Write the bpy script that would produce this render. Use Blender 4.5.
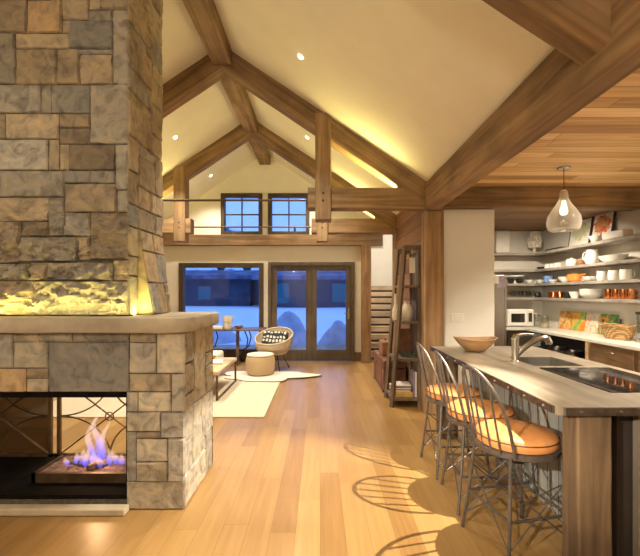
import bpy, bmesh, math, random
from mathutils import Vector, Matrix, noise
R = math.radians
random.seed(7)
scene = bpy.context.scene
COL = scene.collection
for o in list(bpy.data.objects): bpy.data.objects.remove(o)

# ------------------------------------------------------------------ camera
cam_d = bpy.data.cameras.new('camera'); cam = bpy.data.objects.new('camera', cam_d); COL.objects.link(cam)
cam.location = (0, 0, 1.5); cam.rotation_euler = (R(90), 0, 0)
cam_d.sensor_fit = 'HORIZONTAL'; cam_d.sensor_width = 36; cam_d.lens = 22.5
cam_d.shift_y = 15/640; cam_d.clip_start = .05; cam_d.clip_end = 1500
scene.camera = cam
# ------------------------------------------------------------------ exposure
vs = scene.view_settings
scene.display_settings.display_device = 'sRGB'
vs.view_transform = 'Standard'; vs.look = 'None'; vs.gamma = 1; vs.exposure = 0.16; vs.use_curve_mapping = False
# ------------------------------------------------------------------ world : clear dusk sky
w = bpy.data.worlds.new('dusk'); scene.world = w; w.use_nodes = True
nt = w.node_tree; nt.nodes.clear()
tc = nt.nodes.new('ShaderNodeTexCoord'); sp = nt.nodes.new('ShaderNodeSeparateXYZ')
rp = nt.nodes.new('ShaderNodeValToRGB'); bg = nt.nodes.new('ShaderNodeBackground'); ow = nt.nodes.new('ShaderNodeOutputWorld')
nt.links.new(tc.outputs['Generated'], sp.inputs[0]); nt.links.new(sp.outputs[2], rp.inputs[0])
nt.links.new(rp.outputs[0], bg.inputs[0]); nt.links.new(bg.outputs[0], ow.inputs[0])
rp.color_ramp.elements[0].position = 0.0; rp.color_ramp.elements[0].color = (.22, .42, 1.0, 1)
rp.color_ramp.elements[1].position = .5; rp.color_ramp.elements[1].color = (.15, .33, .95, 1)
bg.inputs[1].default_value = 1.45

# ------------------------------------------------------------------ lamps: room fixtures, a flash and added fill
WARM = (1, .87, .67); WARM2 = (1, .88, .70); GOLD = (1, .83, .27)
def spot(loc, to, e, size=110, blend=.7, col=WARM, r=.04):
    d = bpy.data.lights.new('spot_lamp', 'SPOT'); d.energy = e; d.color = col; d.spot_size = R(size); d.spot_blend = blend; d.shadow_soft_size = r
    o = bpy.data.objects.new('spot_lamp', d); COL.objects.link(o); o.location = loc
    o.rotation_euler = (Vector(to)-Vector(loc)).to_track_quat('-Z', 'Y').to_euler(); return o
def area(loc, to, e, sx, sy, col=WARM, roll=None):
    d = bpy.data.lights.new('led_tape', 'AREA'); d.energy = e; d.color = col; d.shape = 'RECTANGLE'; d.size = sx; d.size_y = sy
    o = bpy.data.objects.new('led_tape', d); COL.objects.link(o); o.location = loc
    o.rotation_euler = (Vector(to)-Vector(loc)).to_track_quat('-Z', 'Y').to_euler(); return o
def point(loc, e, col=WARM, r=.05):
    d = bpy.data.lights.new('glow', 'POINT'); d.energy = e; d.color = col; d.shadow_soft_size = r
    o = bpy.data.objects.new('glow', d); COL.objects.link(o); o.location = loc; return o
RX = -1.21                                    # ridge line
def ceilz(x): return 2.90 + .67*(2.5-abs(x-RX))
CANS = [(x, y) for y in (2.0, 4.05, 6.15, 8.15) for x in (-.2, -2.22)]
for x, y in CANS:
    e = {2.0: 40, 4.05: 190, 6.15: 340, 8.15: 150}[y]
    spot((x, y, ceilz(x)-.06), (x-.25, y, 0), e, 100 if y < 5 else 115, .8)
for x in (-.2, -2.22):
    spot((x, -1.2, ceilz(x)-.06), (x, -.6, 0), 100, 110, .8)  # unseen cans behind the camera, added as fill
# kitchen ceiling cans
KCANS = [(1.79, 2.68), (2.95, 1.9), (3.1, 3.5)]
spot((1.79, 2.68, 2.79), (-.15, 2.72, 0), 820, 52, .45, WARM2, .010)
spot((2.95, 1.9, 2.79), (2.95, 1.9, 0), 200, 130, .8, WARM2)
spot((3.1, 3.5, 2.79), (3.1, 3.5, 0), 260, 130, .8, WARM2)
spot((2.85, 5.5, 2.59), (3.4, 6.2, 0), 200, 155, .8, WARM2)  # added spot brightening the shelf corner, no can modelled
# unseen flash behind the camera, left, inferred from the stool shadows
spot((-1.4, -.35, 1.95), (1.3, 2.95, .80), 760, 32, .7, WARM2, .02)
point((-1.2, -1.6, 2.7), 130, WARM, .15)  # added fill light without a fixture, lifts ceiling and stone
# uplights on the hammer beams
for y in (5.06, 7.10):
    for s in (1, -1):
        cx = RX + s*1.85
        area((cx, y, 2.835), (cx, y, 4), 20, .9, .08, GOLD)
# mantel strip
area((-2.05, 2.815, 1.345), (-2.05, 2.90, 2.6), 7, 1.9, .025, (1, .82, .22))
area((-1.33, 2.98, 1.345), (-1.42, 2.98, 2.2), 1.6, .03, .12, (1, .82, .22))
point((1.75, 9.2, 3.2), 70, WARM2)  # light added to brighten the stair, no fixture
point((2.2, 7.9, 2.5), 12, WARM)

# ------------------------------------------------------------------ materials
def mat(name):
    m = bpy.data.materials.new(name); m.use_nodes = True; nt = m.node_tree
    return m, nt, nt.nodes['Principled BSDF']
def N(nt, t, **k):
    n = nt.nodes.new(t)
    for a, b in k.items(): setattr(n, a, b)
    return n
def ramp(nt, cols, pos=None):
    r = N(nt, 'ShaderNodeValToRGB'); e = r.color_ramp.elements
    pos = pos or [i/(len(cols)-1) for i in range(len(cols))]
    while len(e) < len(cols): e.new(.5)
    for i, c in enumerate(cols): e[i].position = pos[i]; e[i].color = (*c, 1)
    return r
def math_n(nt, op, a, b=None):
    n = N(nt, 'ShaderNodeMath', operation=op)
    for i, v in enumerate((a, b)):
        if v is None: continue
        if isinstance(v, (int, float)): n.inputs[i].default_value = v
        else: nt.links.new(v, n.inputs[i])
    return n.outputs[0]
def mixc(nt, fac, a, b, blend='MIX'):
    n = N(nt, 'ShaderNodeMix', data_type='RGBA', blend_type=blend)
    for s, v in ((n.inputs[0], fac), (n.inputs[6], a), (n.inputs[7], b)):
        if isinstance(v, (int, float)): s.default_value = v
        elif isinstance(v, tuple): s.default_value = (*v, 1)
        else: nt.links.new(v, s)
    return n.outputs[2]
def bump(nt, b, h, s=.3, d=.01):
    n = N(nt, 'ShaderNodeBump'); n.inputs['Strength'].default_value = s; n.inputs['Distance'].default_value = d
    nt.links.new(h, n.inputs['Height']); nt.links.new(n.outputs[0], b.inputs['Normal'])
def plain(name, c, rough=.5, metal=0, var=.12, sc=12, bm=0.05, **kw):
    m, nt, b = mat(name)
    t = N(nt, 'ShaderNodeTexCoord'); n = N(nt, 'ShaderNodeTexNoise'); n.inputs['Scale'].default_value = sc; n.inputs['Detail'].default_value = 4
    nt.links.new(t.outputs['Object'], n.inputs['Vector'])
    r = ramp(nt, [tuple(x*(1-var) for x in c), tuple(min(1, x*(1+var)) for x in c)], [.3, .7])
    nt.links.new(n.outputs[0], r.inputs[0]); nt.links.new(r.outputs[0], b.inputs['Base Color'])
    b.inputs['Roughness'].default_value = rough; b.inputs['Metallic'].default_value = metal
    if bm: bump(nt, b, n.outputs[0], bm)
    for k, v in kw.items(): b.inputs[k.replace('_', ' ')].default_value = v
    return m
def wood(name, cols, axis=0, rough=.6, sc=1.0, bs=.35):
    m, nt, b = mat(name)
    t = N(nt, 'ShaderNodeTexCoord'); oi = N(nt, 'ShaderNodeObjectInfo'); mp = N(nt, 'ShaderNodeMapping')
    s = [14*sc]*3; s[axis] = .9*sc; mp.inputs['Scale'].default_value = s
    nt.links.new(t.outputs['Object'], mp.inputs[0])
    off = N(nt, 'ShaderNodeVectorMath', operation='ADD'); nt.links.new(mp.outputs[0], off.inputs[0])
    ml = math_n(nt, 'MULTIPLY', oi.outputs['Random'], 37.0); nt.links.new(ml, off.inputs[1])
    n = N(nt, 'ShaderNodeTexNoise'); n.inputs['Scale'].default_value = 1; n.inputs['Detail'].default_value = 7; n.inputs['Distortion'].default_value = .8
    nt.links.new(off.outputs[0], n.inputs['Vector'])
    n2 = N(nt, 'ShaderNodeTexNoise'); n2.inputs['Scale'].default_value = 2.2; n2.inputs['Detail'].default_value = 3
    nt.links.new(t.outputs['Object'], n2.inputs['Vector'])
    r = ramp(nt, cols, [.25, .5, .75][:len(cols)]); nt.links.new(n.outputs[0], r.inputs[0])
    r2 = ramp(nt, [(.62, .62, .62), (1.15, 1.12, 1.08)], [.3, .7]); nt.links.new(n2.outputs[0], r2.inputs[0])
    nt.links.new(mixc(nt, 1.0, r.outputs[0], r2.outputs[0], 'MULTIPLY'), b.inputs['Base Color'])
    b.inputs['Roughness'].default_value = rough
    bump(nt, b, n.outputs[0], bs, .008)
    return m
def planks(name, cols, across, along, width, length, rough=.4, gap=.015, gapc=(.05, .025, .01), bs=.12, grain=1.0):
    m, nt, b = mat(name)
    t = N(nt, 'ShaderNodeTexCoord'); s = N(nt, 'ShaderNodeSeparateXYZ'); nt.links.new(t.outputs['Object'], s.inputs[0])
    a = math_n(nt, 'DIVIDE', s.outputs[across], width); k = math_n(nt, 'FLOOR', a); fr = math_n(nt, 'FRACT', a)
    w1 = N(nt, 'ShaderNodeTexWhiteNoise', noise_dimensions='1D'); nt.links.new(k, w1.inputs['W'])
    l = math_n(nt, 'ADD', math_n(nt, 'DIVIDE', s.outputs[along], length), math_n(nt, 'MULTIPLY', w1.outputs[0], 9.0))
    seg = math_n(nt, 'FLOOR', l); lf = math_n(nt, 'FRACT', l)
    cb = N(nt, 'ShaderNodeCombineXYZ'); nt.links.new(k, cb.inputs[0]); nt.links.new(seg, cb.inputs[1])
    w2 = N(nt, 'ShaderNodeTexWhiteNoise', noise_dimensions='2D'); nt.links.new(cb.outputs[0], w2.inputs['Vector'])
    g = N(nt, 'ShaderNodeCombineXYZ')
    nt.links.new(math_n(nt, 'MULTIPLY', s.outputs[across], 26*grain), g.inputs[0]); nt.links.new(math_n(nt, 'MULTIPLY', s.outputs[along], 1.3*grain), g.inputs[1])
    nt.links.new(math_n(nt, 'MULTIPLY', w2.outputs[0], 50.0), g.inputs[2])
    n = N(nt, 'ShaderNodeTexNoise'); n.inputs['Scale'].default_value = 1; n.inputs['Detail'].default_value = 6; n.inputs['Distortion'].default_value = .9
    nt.links.new(g.outputs[0], n.inputs['Vector'])
    v = math_n(nt, 'ADD', math_n(nt, 'MULTIPLY', n.outputs[0], .55), math_n(nt, 'MULTIPLY', w2.outputs[0], .45))
    r = ramp(nt, cols, [.2, .5, .8]); nt.links.new(v, r.inputs[0])
    gm = math_n(nt, 'MAXIMUM', math_n(nt, 'LESS_THAN', fr, gap), math_n(nt, 'LESS_THAN', lf, gap*width/length))
    nt.links.new(mixc(nt, gm, r.outputs[0], gapc), b.inputs['Base Color'])
    b.inputs['Roughness'].default_value = rough
    bump(nt, b, math_n(nt, 'SUBTRACT', n.outputs[0], gm), bs, .004)
    return m
def stone_mat(name):
    m, nt, b = mat(name)
    a = N(nt, 'ShaderNodeAttribute', attribute_name='col'); t = N(nt, 'ShaderNodeTexCoord')
    n = N(nt, 'ShaderNodeTexNoise'); n.inputs['Scale'].default_value = 9; n.inputs['Detail'].default_value = 8; n.inputs['Distortion'].default_value = 1.2
    n2 = N(nt, 'ShaderNodeTexNoise'); n2.inputs['Scale'].default_value = 45; n2.inputs['Detail'].default_value = 4
    for q in (n, n2): nt.links.new(t.outputs['Object'], q.inputs['Vector'])
    r = ramp(nt, [(.58, .56, .54), (.98, .98, .98), (1.32, 1.2, 1.0)], [.3, .5, .72]); nt.links.new(n.outputs[0], r.inputs[0])
    nt.links.new(mixc(nt, 1.0, a.outputs['Color'], r.outputs[0], 'MULTIPLY'), b.inputs['Base Color'])
    b.inputs['Roughness'].default_value = .85
    bump(nt, b, math_n(nt, 'ADD', n.outputs[0], math_n(nt, 'MULTIPLY', n2.outputs[0], .5)), .55, .014)
    return m
def emit(name, c, s):
    m, nt, b = mat(name); nt.nodes.remove(b)
    e = N(nt, 'ShaderNodeEmission'); e.inputs[0].default_value = (*c, 1); e.inputs[1].default_value = s
    nt.links.new(e.outputs[0], nt.nodes['Material Output'].inputs[0]); return m
def pane_mat(name, tint=(1, 1, 1), g=.03):
    m, nt, b = mat(name); nt.nodes.remove(b)
    tr = N(nt, 'ShaderNodeBsdfTransparent'); tr.inputs[0].default_value = (*tint, 1)
    gl = N(nt, 'ShaderNodeBsdfGlossy'); gl.inputs['Roughness'].default_value = .03
    mx = N(nt, 'ShaderNodeMixShader'); mx.inputs[0].default_value = g
    nt.links.new(tr.outputs[0], mx.inputs[1]); nt.links.new(gl.outputs[0], mx.inputs[2]); nt.links.new(mx.outputs[0], nt.nodes['Material Output'].inputs[0])
    return m
def picture(name, cols, sc=5, pos=None, bgc=None):
    m, nt, b = mat(name); t = N(nt, 'ShaderNodeTexCoord')
    n = N(nt, 'ShaderNodeTexNoise'); n.inputs['Scale'].default_value = sc; n.inputs['Detail'].default_value = 2; n.inputs['Distortion'].default_value = .6
    nt.links.new(t.outputs['Generated'], n.inputs['Vector'])
    r = ramp(nt, cols, pos); r.color_ramp.interpolation = 'EASE'; nt.links.new(n.outputs[0], r.inputs[0])
    out = r.outputs[0]
    if bgc:                                              # motif in the middle of a plain sheet
        mp = N(nt, 'ShaderNodeMapping'); mp.inputs['Location'].default_value = (-.5, -.5, -.6); nt.links.new(t.outputs['Generated'], mp.inputs[0])
        ln = N(nt, 'ShaderNodeVectorMath', operation='LENGTH'); nt.links.new(mp.outputs[0], ln.inputs[0])
        v = math_n(nt, 'ADD', ln.outputs['Value'], math_n(nt, 'MULTIPLY', n.outputs[0], .5))
        out = mixc(nt, math_n(nt, 'GREATER_THAN', v, .68), out, bgc)
    nt.links.new(out, b.inputs['Base Color']); b.inputs['Roughness'].default_value = .6
    return m

M = {}
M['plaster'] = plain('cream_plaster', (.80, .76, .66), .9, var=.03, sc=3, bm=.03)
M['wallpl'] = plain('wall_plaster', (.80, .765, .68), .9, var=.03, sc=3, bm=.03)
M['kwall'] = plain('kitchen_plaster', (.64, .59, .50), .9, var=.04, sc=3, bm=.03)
M['white_panel'] = plain('white_panel', (.72, .70, .64), .55, var=.03, sc=2, bm=.02)
M['floor'] = planks('oak_floor', [(.26, .140, .045), (.34, .195, .068), (.42, .255, .094)], 0, 1, .155, 1.9, .33, .012, (.16, .08, .03))
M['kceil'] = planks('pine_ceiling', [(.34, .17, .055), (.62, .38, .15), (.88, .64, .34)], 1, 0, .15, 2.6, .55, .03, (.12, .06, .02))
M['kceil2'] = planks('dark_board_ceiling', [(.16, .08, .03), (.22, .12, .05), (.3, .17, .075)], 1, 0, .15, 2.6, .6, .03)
M['beam'] = wood('aged_timber', [(.13, .078, .038), (.28, .175, .088), (.41, .275, .145)], 0, .7)
M['beamz'] = wood('aged_timber_upright', [(.17, .095, .042), (.36, .215, .10), (.50, .32, .155)], 2, .7)
M['greybeam'] = wood('weathered_timber', [(.045, .027, .015), (.15, .095, .05), (.26, .17, .095)], 2, .85, .8, 1.0)
M['boards'] = planks('reclaimed_wall_boards', [(.13, .06, .025), (.26, .13, .055), (.38, .2, .09)], 2, 1, .2, 2.4, .7, .05)
M['frame'] = wood('window_frame_bronze', [(.05, .034, .02), (.075, .05, .03), (.10, .068, .04)], 2, .5, 1, .1)
M['doorwood'] = wood('door_frame_wood', [(.09, .065, .042), (.13, .095, .062), (.17, .125, .085)], 2, .45, 1, .1)
M['base'] = wood('dark_baseboard', [(.12, .07, .035), (.18, .10, .05), (.22, .13, .06)], 0, .5)
M['glass'] = pane_mat('window_glass')
M['stone'] = stone_mat('ashlar_stone')
M['mortar'] = plain('mortar', (.15, .125, .095), .95, var=.3, sc=40)
M['slab'] = plain('sandstone_slab', (.44, .38, .29), .8, var=.28, sc=5, bm=.6)
M['hearth'] = plain('hearth_slab', (.50, .42, .30), .8, var=.2, sc=5, bm=.4)
M['iron'] = plain('black_iron', (.025, .02, .017), .5, .6, var=.3)
M['soot'] = plain('firebox_steel', (.008, .006, .005), .9, 0, var=.4, Specular_IOR_Level=.08)
M['rust'] = plain('bronze_iron', (.16, .10, .055), .45, .7, var=.3)
M['gravel'] = plain('burner_gravel', (.16, .13, .11), .9, var=.6, sc=60, bm=1)
M['rock'] = plain('lava_rock', (.20, .12, .10), .9, var=.6, sc=30, bm=1)
M['steelrod'] = plain('tie_rod_steel', (.13, .09, .06), .6, .5)
M['bandmetal'] = plain('countertop_band', (.10, .075, .055), .45, .7, var=.4, sc=20)
M['counter'] = wood('bleached_countertop', [(.20, .16, .115), (.30, .25, .185), (.39, .33, .25)], 1, .42, .8, .08)
M['kcounter'] = plain('pale_countertop', (.66, .62, .53), .35, var=.08, sc=6)
M['bluegrey'] = planks('blue_grey_boards', [(.16, .17, .17), (.26, .27, .26), (.36, .36, .34)], 1, 2, .13, 3, .75, .05)
M['greyboard'] = planks('grey_end_boards', [(.15, .12, .09), (.24, .2, .15), (.33, .28, .21)], 0, 2, .16, 3, .75, .06)
M['dark'] = plain('near_black', (.03, .02, .015), .7)  # near-black; stands for shade on the island block and stair gaps
M['cab'] = wood('walnut_cabinet', [(.10, .055, .025), (.19, .11, .055), (.28, .17, .09)], 1, .5)
M['shelf'] = wood('grey_shelf', [(.22, .19, .155), (.31, .275, .23), (.38, .34, .29)], 0, .6, 1, .1)
M['stoolmetal'] = plain('stool_steel', (.15, .13, .115), .42, .65, var=.25, sc=30)
M['leather'] = plain('orange_leather', (.62, .27, .09), .45, var=.12, sc=18, bm=.15)
M['seam'] = plain('leather_seam', (.12, .045, .015), .6)
M['chrome'] = plain('brushed_nickel', (.62, .60, .56), .22, 1, var=.04)
M['steel'] = plain('stainless_steel', (.36, .34, .33), .28, 1, var=.06, sc=4)
M['sinksteel'] = plain('sink_steel', (.20, .185, .165), .4, .5, var=.1)
M['blackglass'] = plain('cooktop_glass', (.012, .012, .013), .05, 0, var=.1, bm=0)
M['bowlwood'] = wood('turned_bowl_wood', [(.24, .11, .045), (.42, .24, .11), (.55, .35, .18)], 0, .45)
M['porc'] = plain('white_porcelain', (.82, .79, .72), .25, var=.02, bm=0)
M['cream'] = plain('cream_ceramic', (.70, .62, .50), .5, var=.06)
M['beigebox'] = plain('beige_enamel', (.62, .57, .49), .5, var=.04)
M['black'] = plain('black_enamel', (.02, .018, .016), .4)
M['copper'] = plain('copper', (.75, .30, .12), .22, 1, var=.1)
M['orange'] = plain('orange_enamel', (.78, .22, .04), .3, var=.05, bm=0)
M['blue'] = plain('blue_glaze', (.16, .27, .55), .3, var=.5, sc=25, bm=0)
M['brown'] = plain('brown_leather', (.30, .14, .05), .5, var=.2)
M['trunk'] = plain('worn_trunk_leather', (.19, .085, .05), .5, var=.35, sc=10, bm=.3)
M['whiteplastic'] = plain('white_plastic', (.75, .73, .68), .4, var=.02, bm=0)
M['clear'] = pane_mat('clear_glass', (.86, .88, .86), .18)
M['dimmer'] = pane_mat('dimming_glass', (.30, .26, .22), .05)
M['basket'] = None
M['rug'] = plain('cream_wool_rug', (.60, .53, .40), .95, var=.05, sc=120, bm=.4)
M['hide'] = plain('white_hide', (.68, .64, .57), .95, var=.06, sc=60, bm=.6)
M['hidedge'] = plain('hide_edge', (.14, .08, .04), .9)
M['lightwood'] = wood('pale_oak', [(.50, .33, .16), (.62, .44, .24), (.70, .53, .31)], 1, .5)
M['tablewood'] = wood('dark_table_wood', [(.10, .07, .05), (.16, .11, .08), (.22, .16, .11)], 0, .45)
M['upholstery'] = plain('ivory_upholstery', (.72, .66, .55), .9, var=.06, sc=60)
M['shelfwood'] = wood('aged_ladder_wood', [(.11, .075, .05), (.20, .145, .10), (.29, .22, .16)], 2, .75)
M['stair'] = wood('stair_tread_wood', [(.40, .29, .19), (.52, .40, .28), (.6, .48, .35)], 0, .6)
M['paper'] = plain('paper_white', (.78, .75, .68), .8, var=.04)
M['lilac'] = plain('lilac_cover', (.32, .27, .34), .6, var=.3, sc=10)
M['yellow'] = plain('yellow_card', (.62, .42, .12), .7, var=.12)
M['redbook'] = plain('red_cover', (.45, .07, .03), .6)
M['green'] = plain('dark_green_leaf', (.05, .08, .04), .7, var=.5, sc=20)
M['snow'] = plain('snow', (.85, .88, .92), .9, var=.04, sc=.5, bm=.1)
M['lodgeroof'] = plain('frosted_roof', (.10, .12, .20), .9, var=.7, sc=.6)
M['moundsnow'] = plain('darker_snow', (.42, .46, .55), .9, var=.2, sc=3, bm=.3)  # mound snow in a darker, bluer tone than the field
M['lodge'] = plain('lodge_timber', (.035, .06, .10), .9, var=.3, sc=.8)
M['fir'] = plain('fir_needles', (.03, .045, .05), .95, var=.5, sc=2)
M['dimwin'] = emit('lit_window_blue', (.02, .16, .55), .42)
M['glow'] = emit('bulb_glow', (1, .86, .62), 5)
M['can'] = emit('downlight_lens', (1, .86, .6), 7)
def weave(name, c1, c2, s=60):
    m, nt, b = mat(name); t = N(nt, 'ShaderNodeTexCoord')
    wv = N(nt, 'ShaderNodeTexWave', bands_direction='Z'); wv.inputs['Scale'].default_value = s/6
    w2 = N(nt, 'ShaderNodeTexWave', bands_direction='DIAGONAL'); w2.inputs['Scale'].default_value = s/6
    for q in (wv, w2): nt.links.new(t.outputs['Object'], q.inputs['Vector']); q.inputs['Distortion'].default_value = 1.5
    v = math_n(nt, 'MULTIPLY', wv.outputs['Fac'], w2.outputs['Fac'])
    r = ramp(nt, [c2, c1], [.05, .5]); nt.links.new(v, r.inputs[0]); nt.links.new(r.outputs[0], b.inputs['Base Color'])
    b.inputs['Roughness'].default_value = .7; bump(nt, b, v, .7, .01); return m
M['basket'] = weave('woven_willow', (.66, .42, .18), (.28, .15, .05), 90)
M['rattan'] = weave('woven_rattan', (.80, .68, .52), (.50, .38, .25), 80)
M['pouf'] = weave('woven_jute', (.74, .56, .34), (.55, .38, .2), 110)
def checker(name):
    m, nt, b = mat(name); t = N(nt, 'ShaderNodeTexCoord')
    v = N(nt, 'ShaderNodeTexVoronoi', feature='DISTANCE_TO_EDGE'); v.inputs['Scale'].default_value = 14; v.inputs['Randomness'].default_value = .25
    nt.links.new(t.outputs['Object'], v.inputs['Vector'])
    r = ramp(nt, [(.03, .03, .04), (.75, .72, .66)], [.14, .22]); nt.links.new(v.outputs[0], r.inputs[0]); nt.links.new(r.outputs[0], b.inputs['Base Color'])
    b.inputs['Roughness'].default_value = .9; return m
M['pattern'] = checker('black_white_ikat')
M['carrot'] = picture('carrot_print', [(.10, .22, .08), (.75, .25, .03), (.60, .52, .30), (.85, .32, .05)], 2.6, [.3, .45, .55, .7])
M['pumpkin'] = picture('pumpkin_print', [(.14, .32, .07), (.30, .42, .10), (.85, .32, .03), (.75, .22, .02)], 2.2, [.3, .47, .53, .7])
M['poppy'] = picture('pink_vegetable_print', [(.35, .40, .33), (.62, .58, .45), (.78, .30, .16), (.70, .55, .40)], 3, [.3, .45, .55, .7])
M['garden'] = picture('dark_green_print', [(.06, .16, .05), (.15, .28, .08), (.80, .28, .04), (.05, .05, .03)], 2.4, [.3, .48, .56, .7])
M['redflower'] = picture('red_flower_print', [(.55, .06, .03), (.72, .18, .08), (.25, .34, .12), (.7, .3, .2)], 9, [.35, .5, .55, .7], (.74, .70, .62))
M['leafprint'] = picture('leaf_print', [(.20, .26, .12), (.50, .48, .30), (.30, .32, .18)], 8, None, (.66, .62, .53))
M['potprint'] = picture('pot_print', [(.25, .3, .2), (.6, .55, .4), (.35, .3, .2)], 8, None, (.80, .77, .70))

# ------------------------------------------------------------------ geometry helpers
def B(): return bmesh.new()
def box(bm, x0, x1, y0, y1, z0, z1, bev=0, seg=1):
    r = bmesh.ops.create_cube(bm, size=1); vs = r['verts']
    for v in vs: v.co = Vector((x0+(v.co.x+.5)*(x1-x0), y0+(v.co.y+.5)*(y1-y0), z0+(v.co.z+.5)*(z1-z0)))
    if bev:
        es = list({e for v in vs for e in v.link_edges})
        bmesh.ops.bevel(bm, geom=es, offset=bev, segments=seg, profile=.5, affect='EDGES')
    return bm
def prism(bm, poly, f0, f1):
    """poly: list of 2-tuples, f0/f1 map a 2-tuple to a point on each end"""
    a = [bm.verts.new(f0(p)) for p in poly]; b = [bm.verts.new(f1(p)) for p in poly]
    n = len(poly); bm.faces.new(a[::-1]); bm.faces.new(b)
    for i in range(n): bm.faces.new((a[i], a[(i+1) % n], b[(i+1) % n], b[i]))
    return bm
def tube(bm, pts, r, seg=8, closed=False):
    pts = [Vector(p) for p in pts]; n = len(pts); rings = []
    up = Vector((0, 0, 1)); prev = None
    for i, p in enumerate(pts):
        if closed: d = pts[(i+1) % n]-pts[i-1]
        else: d = pts[min(i+1, n-1)]-pts[max(i-1, 0)]
        d.normalize()
        if prev is None:
            a = d.cross(up if abs(d.z) < .9 else Vector((1, 0, 0))).normalized()
        else:
            a = (prev-d*prev.dot(d)).normalized()
        prev = a; c = d.cross(a); rr = r[i] if isinstance(r, (list, tuple)) else r
        rings.append([bm.verts.new(p+(a*math.cos(t)+c*math.sin(t))*rr) for t in (2*math.pi*k/seg for k in range(seg))])
    for i in range(n if closed else n-1):
        A, C = rings[i], rings[(i+1) % n]
        for k in range(seg): bm.faces.new((A[k], A[(k+1) % seg], C[(k+1) % seg], C[k]))
    if not closed: bm.faces.new(rings[0][::-1]); bm.faces.new(rings[-1])
    return bm
def lathe(bm, prof, seg=20, c=(0, 0, 0), sx=1, sy=1):
    rings = []
    for r, z in prof:
        if r < 1e-5: rings.append([bm.verts.new((c[0], c[1], c[2]+z))])
        else: rings.append([bm.verts.new((c[0]+sx*r*math.cos(2*math.pi*k/seg), c[1]+sy*r*math.sin(2*math.pi*k/seg), c[2]+z)) for k in range(seg)])
    for A, C in zip(rings, rings[1:]):
        for k in range(seg):
            q = [A[k % len(A)], A[(k+1) % len(A)], C[(k+1) % len(C)], C[k % len(C)]]
            u = []
            for v in q:
                if v not in u: u.append(v)
            if len(u) > 2: bm.faces.new(u)
    return bm
def rot(bm, rx=0, ry=0, rz=0, t=(0, 0, 0)):
    mtx = Matrix.Translation(t) @ Matrix.Rotation(rz, 4, 'Z') @ Matrix.Rotation(ry, 4, 'Y') @ Matrix.Rotation(rx, 4, 'X')
    bmesh.ops.transform(bm, matrix=mtx, verts=bm.verts); return bm
def obj(name, bm, m, parent=None, loc=(0, 0, 0), smooth=False, rz=0):
    bmesh.ops.recalc_face_normals(bm, faces=bm.faces)
    me = bpy.data.meshes.new(name); bm.to_mesh(me); bm.free()
    me.materials.append(M[m] if isinstance(m, str) else m)
    if smooth:
        for p in me.polygons: p.use_smooth = True
        try: me.set_sharp_from_angle(angle=R(40))
        except Exception: pass
    o = bpy.data.objects.new(name, me); COL.objects.link(o); o.location = loc; o.rotation_euler = (0, 0, rz)
    if parent: o.parent = parent
    return o
def tag(o, label, cat, group=None):
    o['label'] = label; o['category'] = cat
    if group: o['group'] = group
    return o
def thing(name, label, cat, loc=(0, 0, 0), rz=0, group=None):
    o = bpy.data.objects.new(name, None); COL.objects.link(o); o.location = loc; o.rotation_euler = (0, 0, rz); o.empty_display_size = .1
    return tag(o, label, cat, group)
def struct(name, bm, m, loc=(0, 0, 0), parent=None, smooth=False):
    o = obj(name, bm, m, parent, loc, smooth)
    if not parent: o['kind'] = 'structure'
    return o
def copy_tree(o, parent=None):
    c = o.copy(); COL.objects.link(c); c.parent = parent
    for ch in [q for q in bpy.data.objects if q.parent == o]: copy_tree(ch, c)
    return c
def beam(name, p0, p1, wd, dp, m='beam', parent=None, org=(0, 0, 0), jit=.006):
    """hewn timber from p0 to p1 (centre line); wd = horizontal width, dp = depth in its own plane"""
    p0, p1 = Vector(p0), Vector(p1); d = p1-p0; L = d.length; x = d.normalized()
    y = (Vector((0, 0, 1)).cross(x)); y = y.normalized() if y.length > .01 else Vector((0, 1, 0)); z = x.cross(y)
    bm = B(); n = max(2, int(L/.12)); rings = []
    k = random.random()*50; c = .012
    shp = [(-wd/2+c, -dp/2), (0, -dp/2), (wd/2-c, -dp/2), (wd/2, -dp/2+c), (wd/2, 0), (wd/2, dp/2-c), (wd/2-c, dp/2), (0, dp/2), (-wd/2+c, dp/2), (-wd/2, dp/2-c), (-wd/2, 0), (-wd/2, -dp/2+c)]
    for i in range(n+1):
        t = -L/2+L*i/n; ring = []
        for a, b_ in shp:
            s = 1+jit/ .1*noise.noise((t*3+k, a*7, b_*7+k))*.35
            ring.append(bm.verts.new((t, a*s, b_*s)))
        rings.append(ring)
    q = len(shp)
    for A, C in zip(rings, rings[1:]):
        for i in range(q): bm.faces.new((A[i], A[(i+1) % q], C[(i+1) % q], C[i]))
    bm.faces.new(rings[0][::-1]); bm.faces.new(rings[-1])
    o = obj(name, bm, m, parent, (p0+p1)/2-Vector(org))
    o.rotation_euler = Matrix((x, y, z)).transposed().to_euler()
    return o

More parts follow.
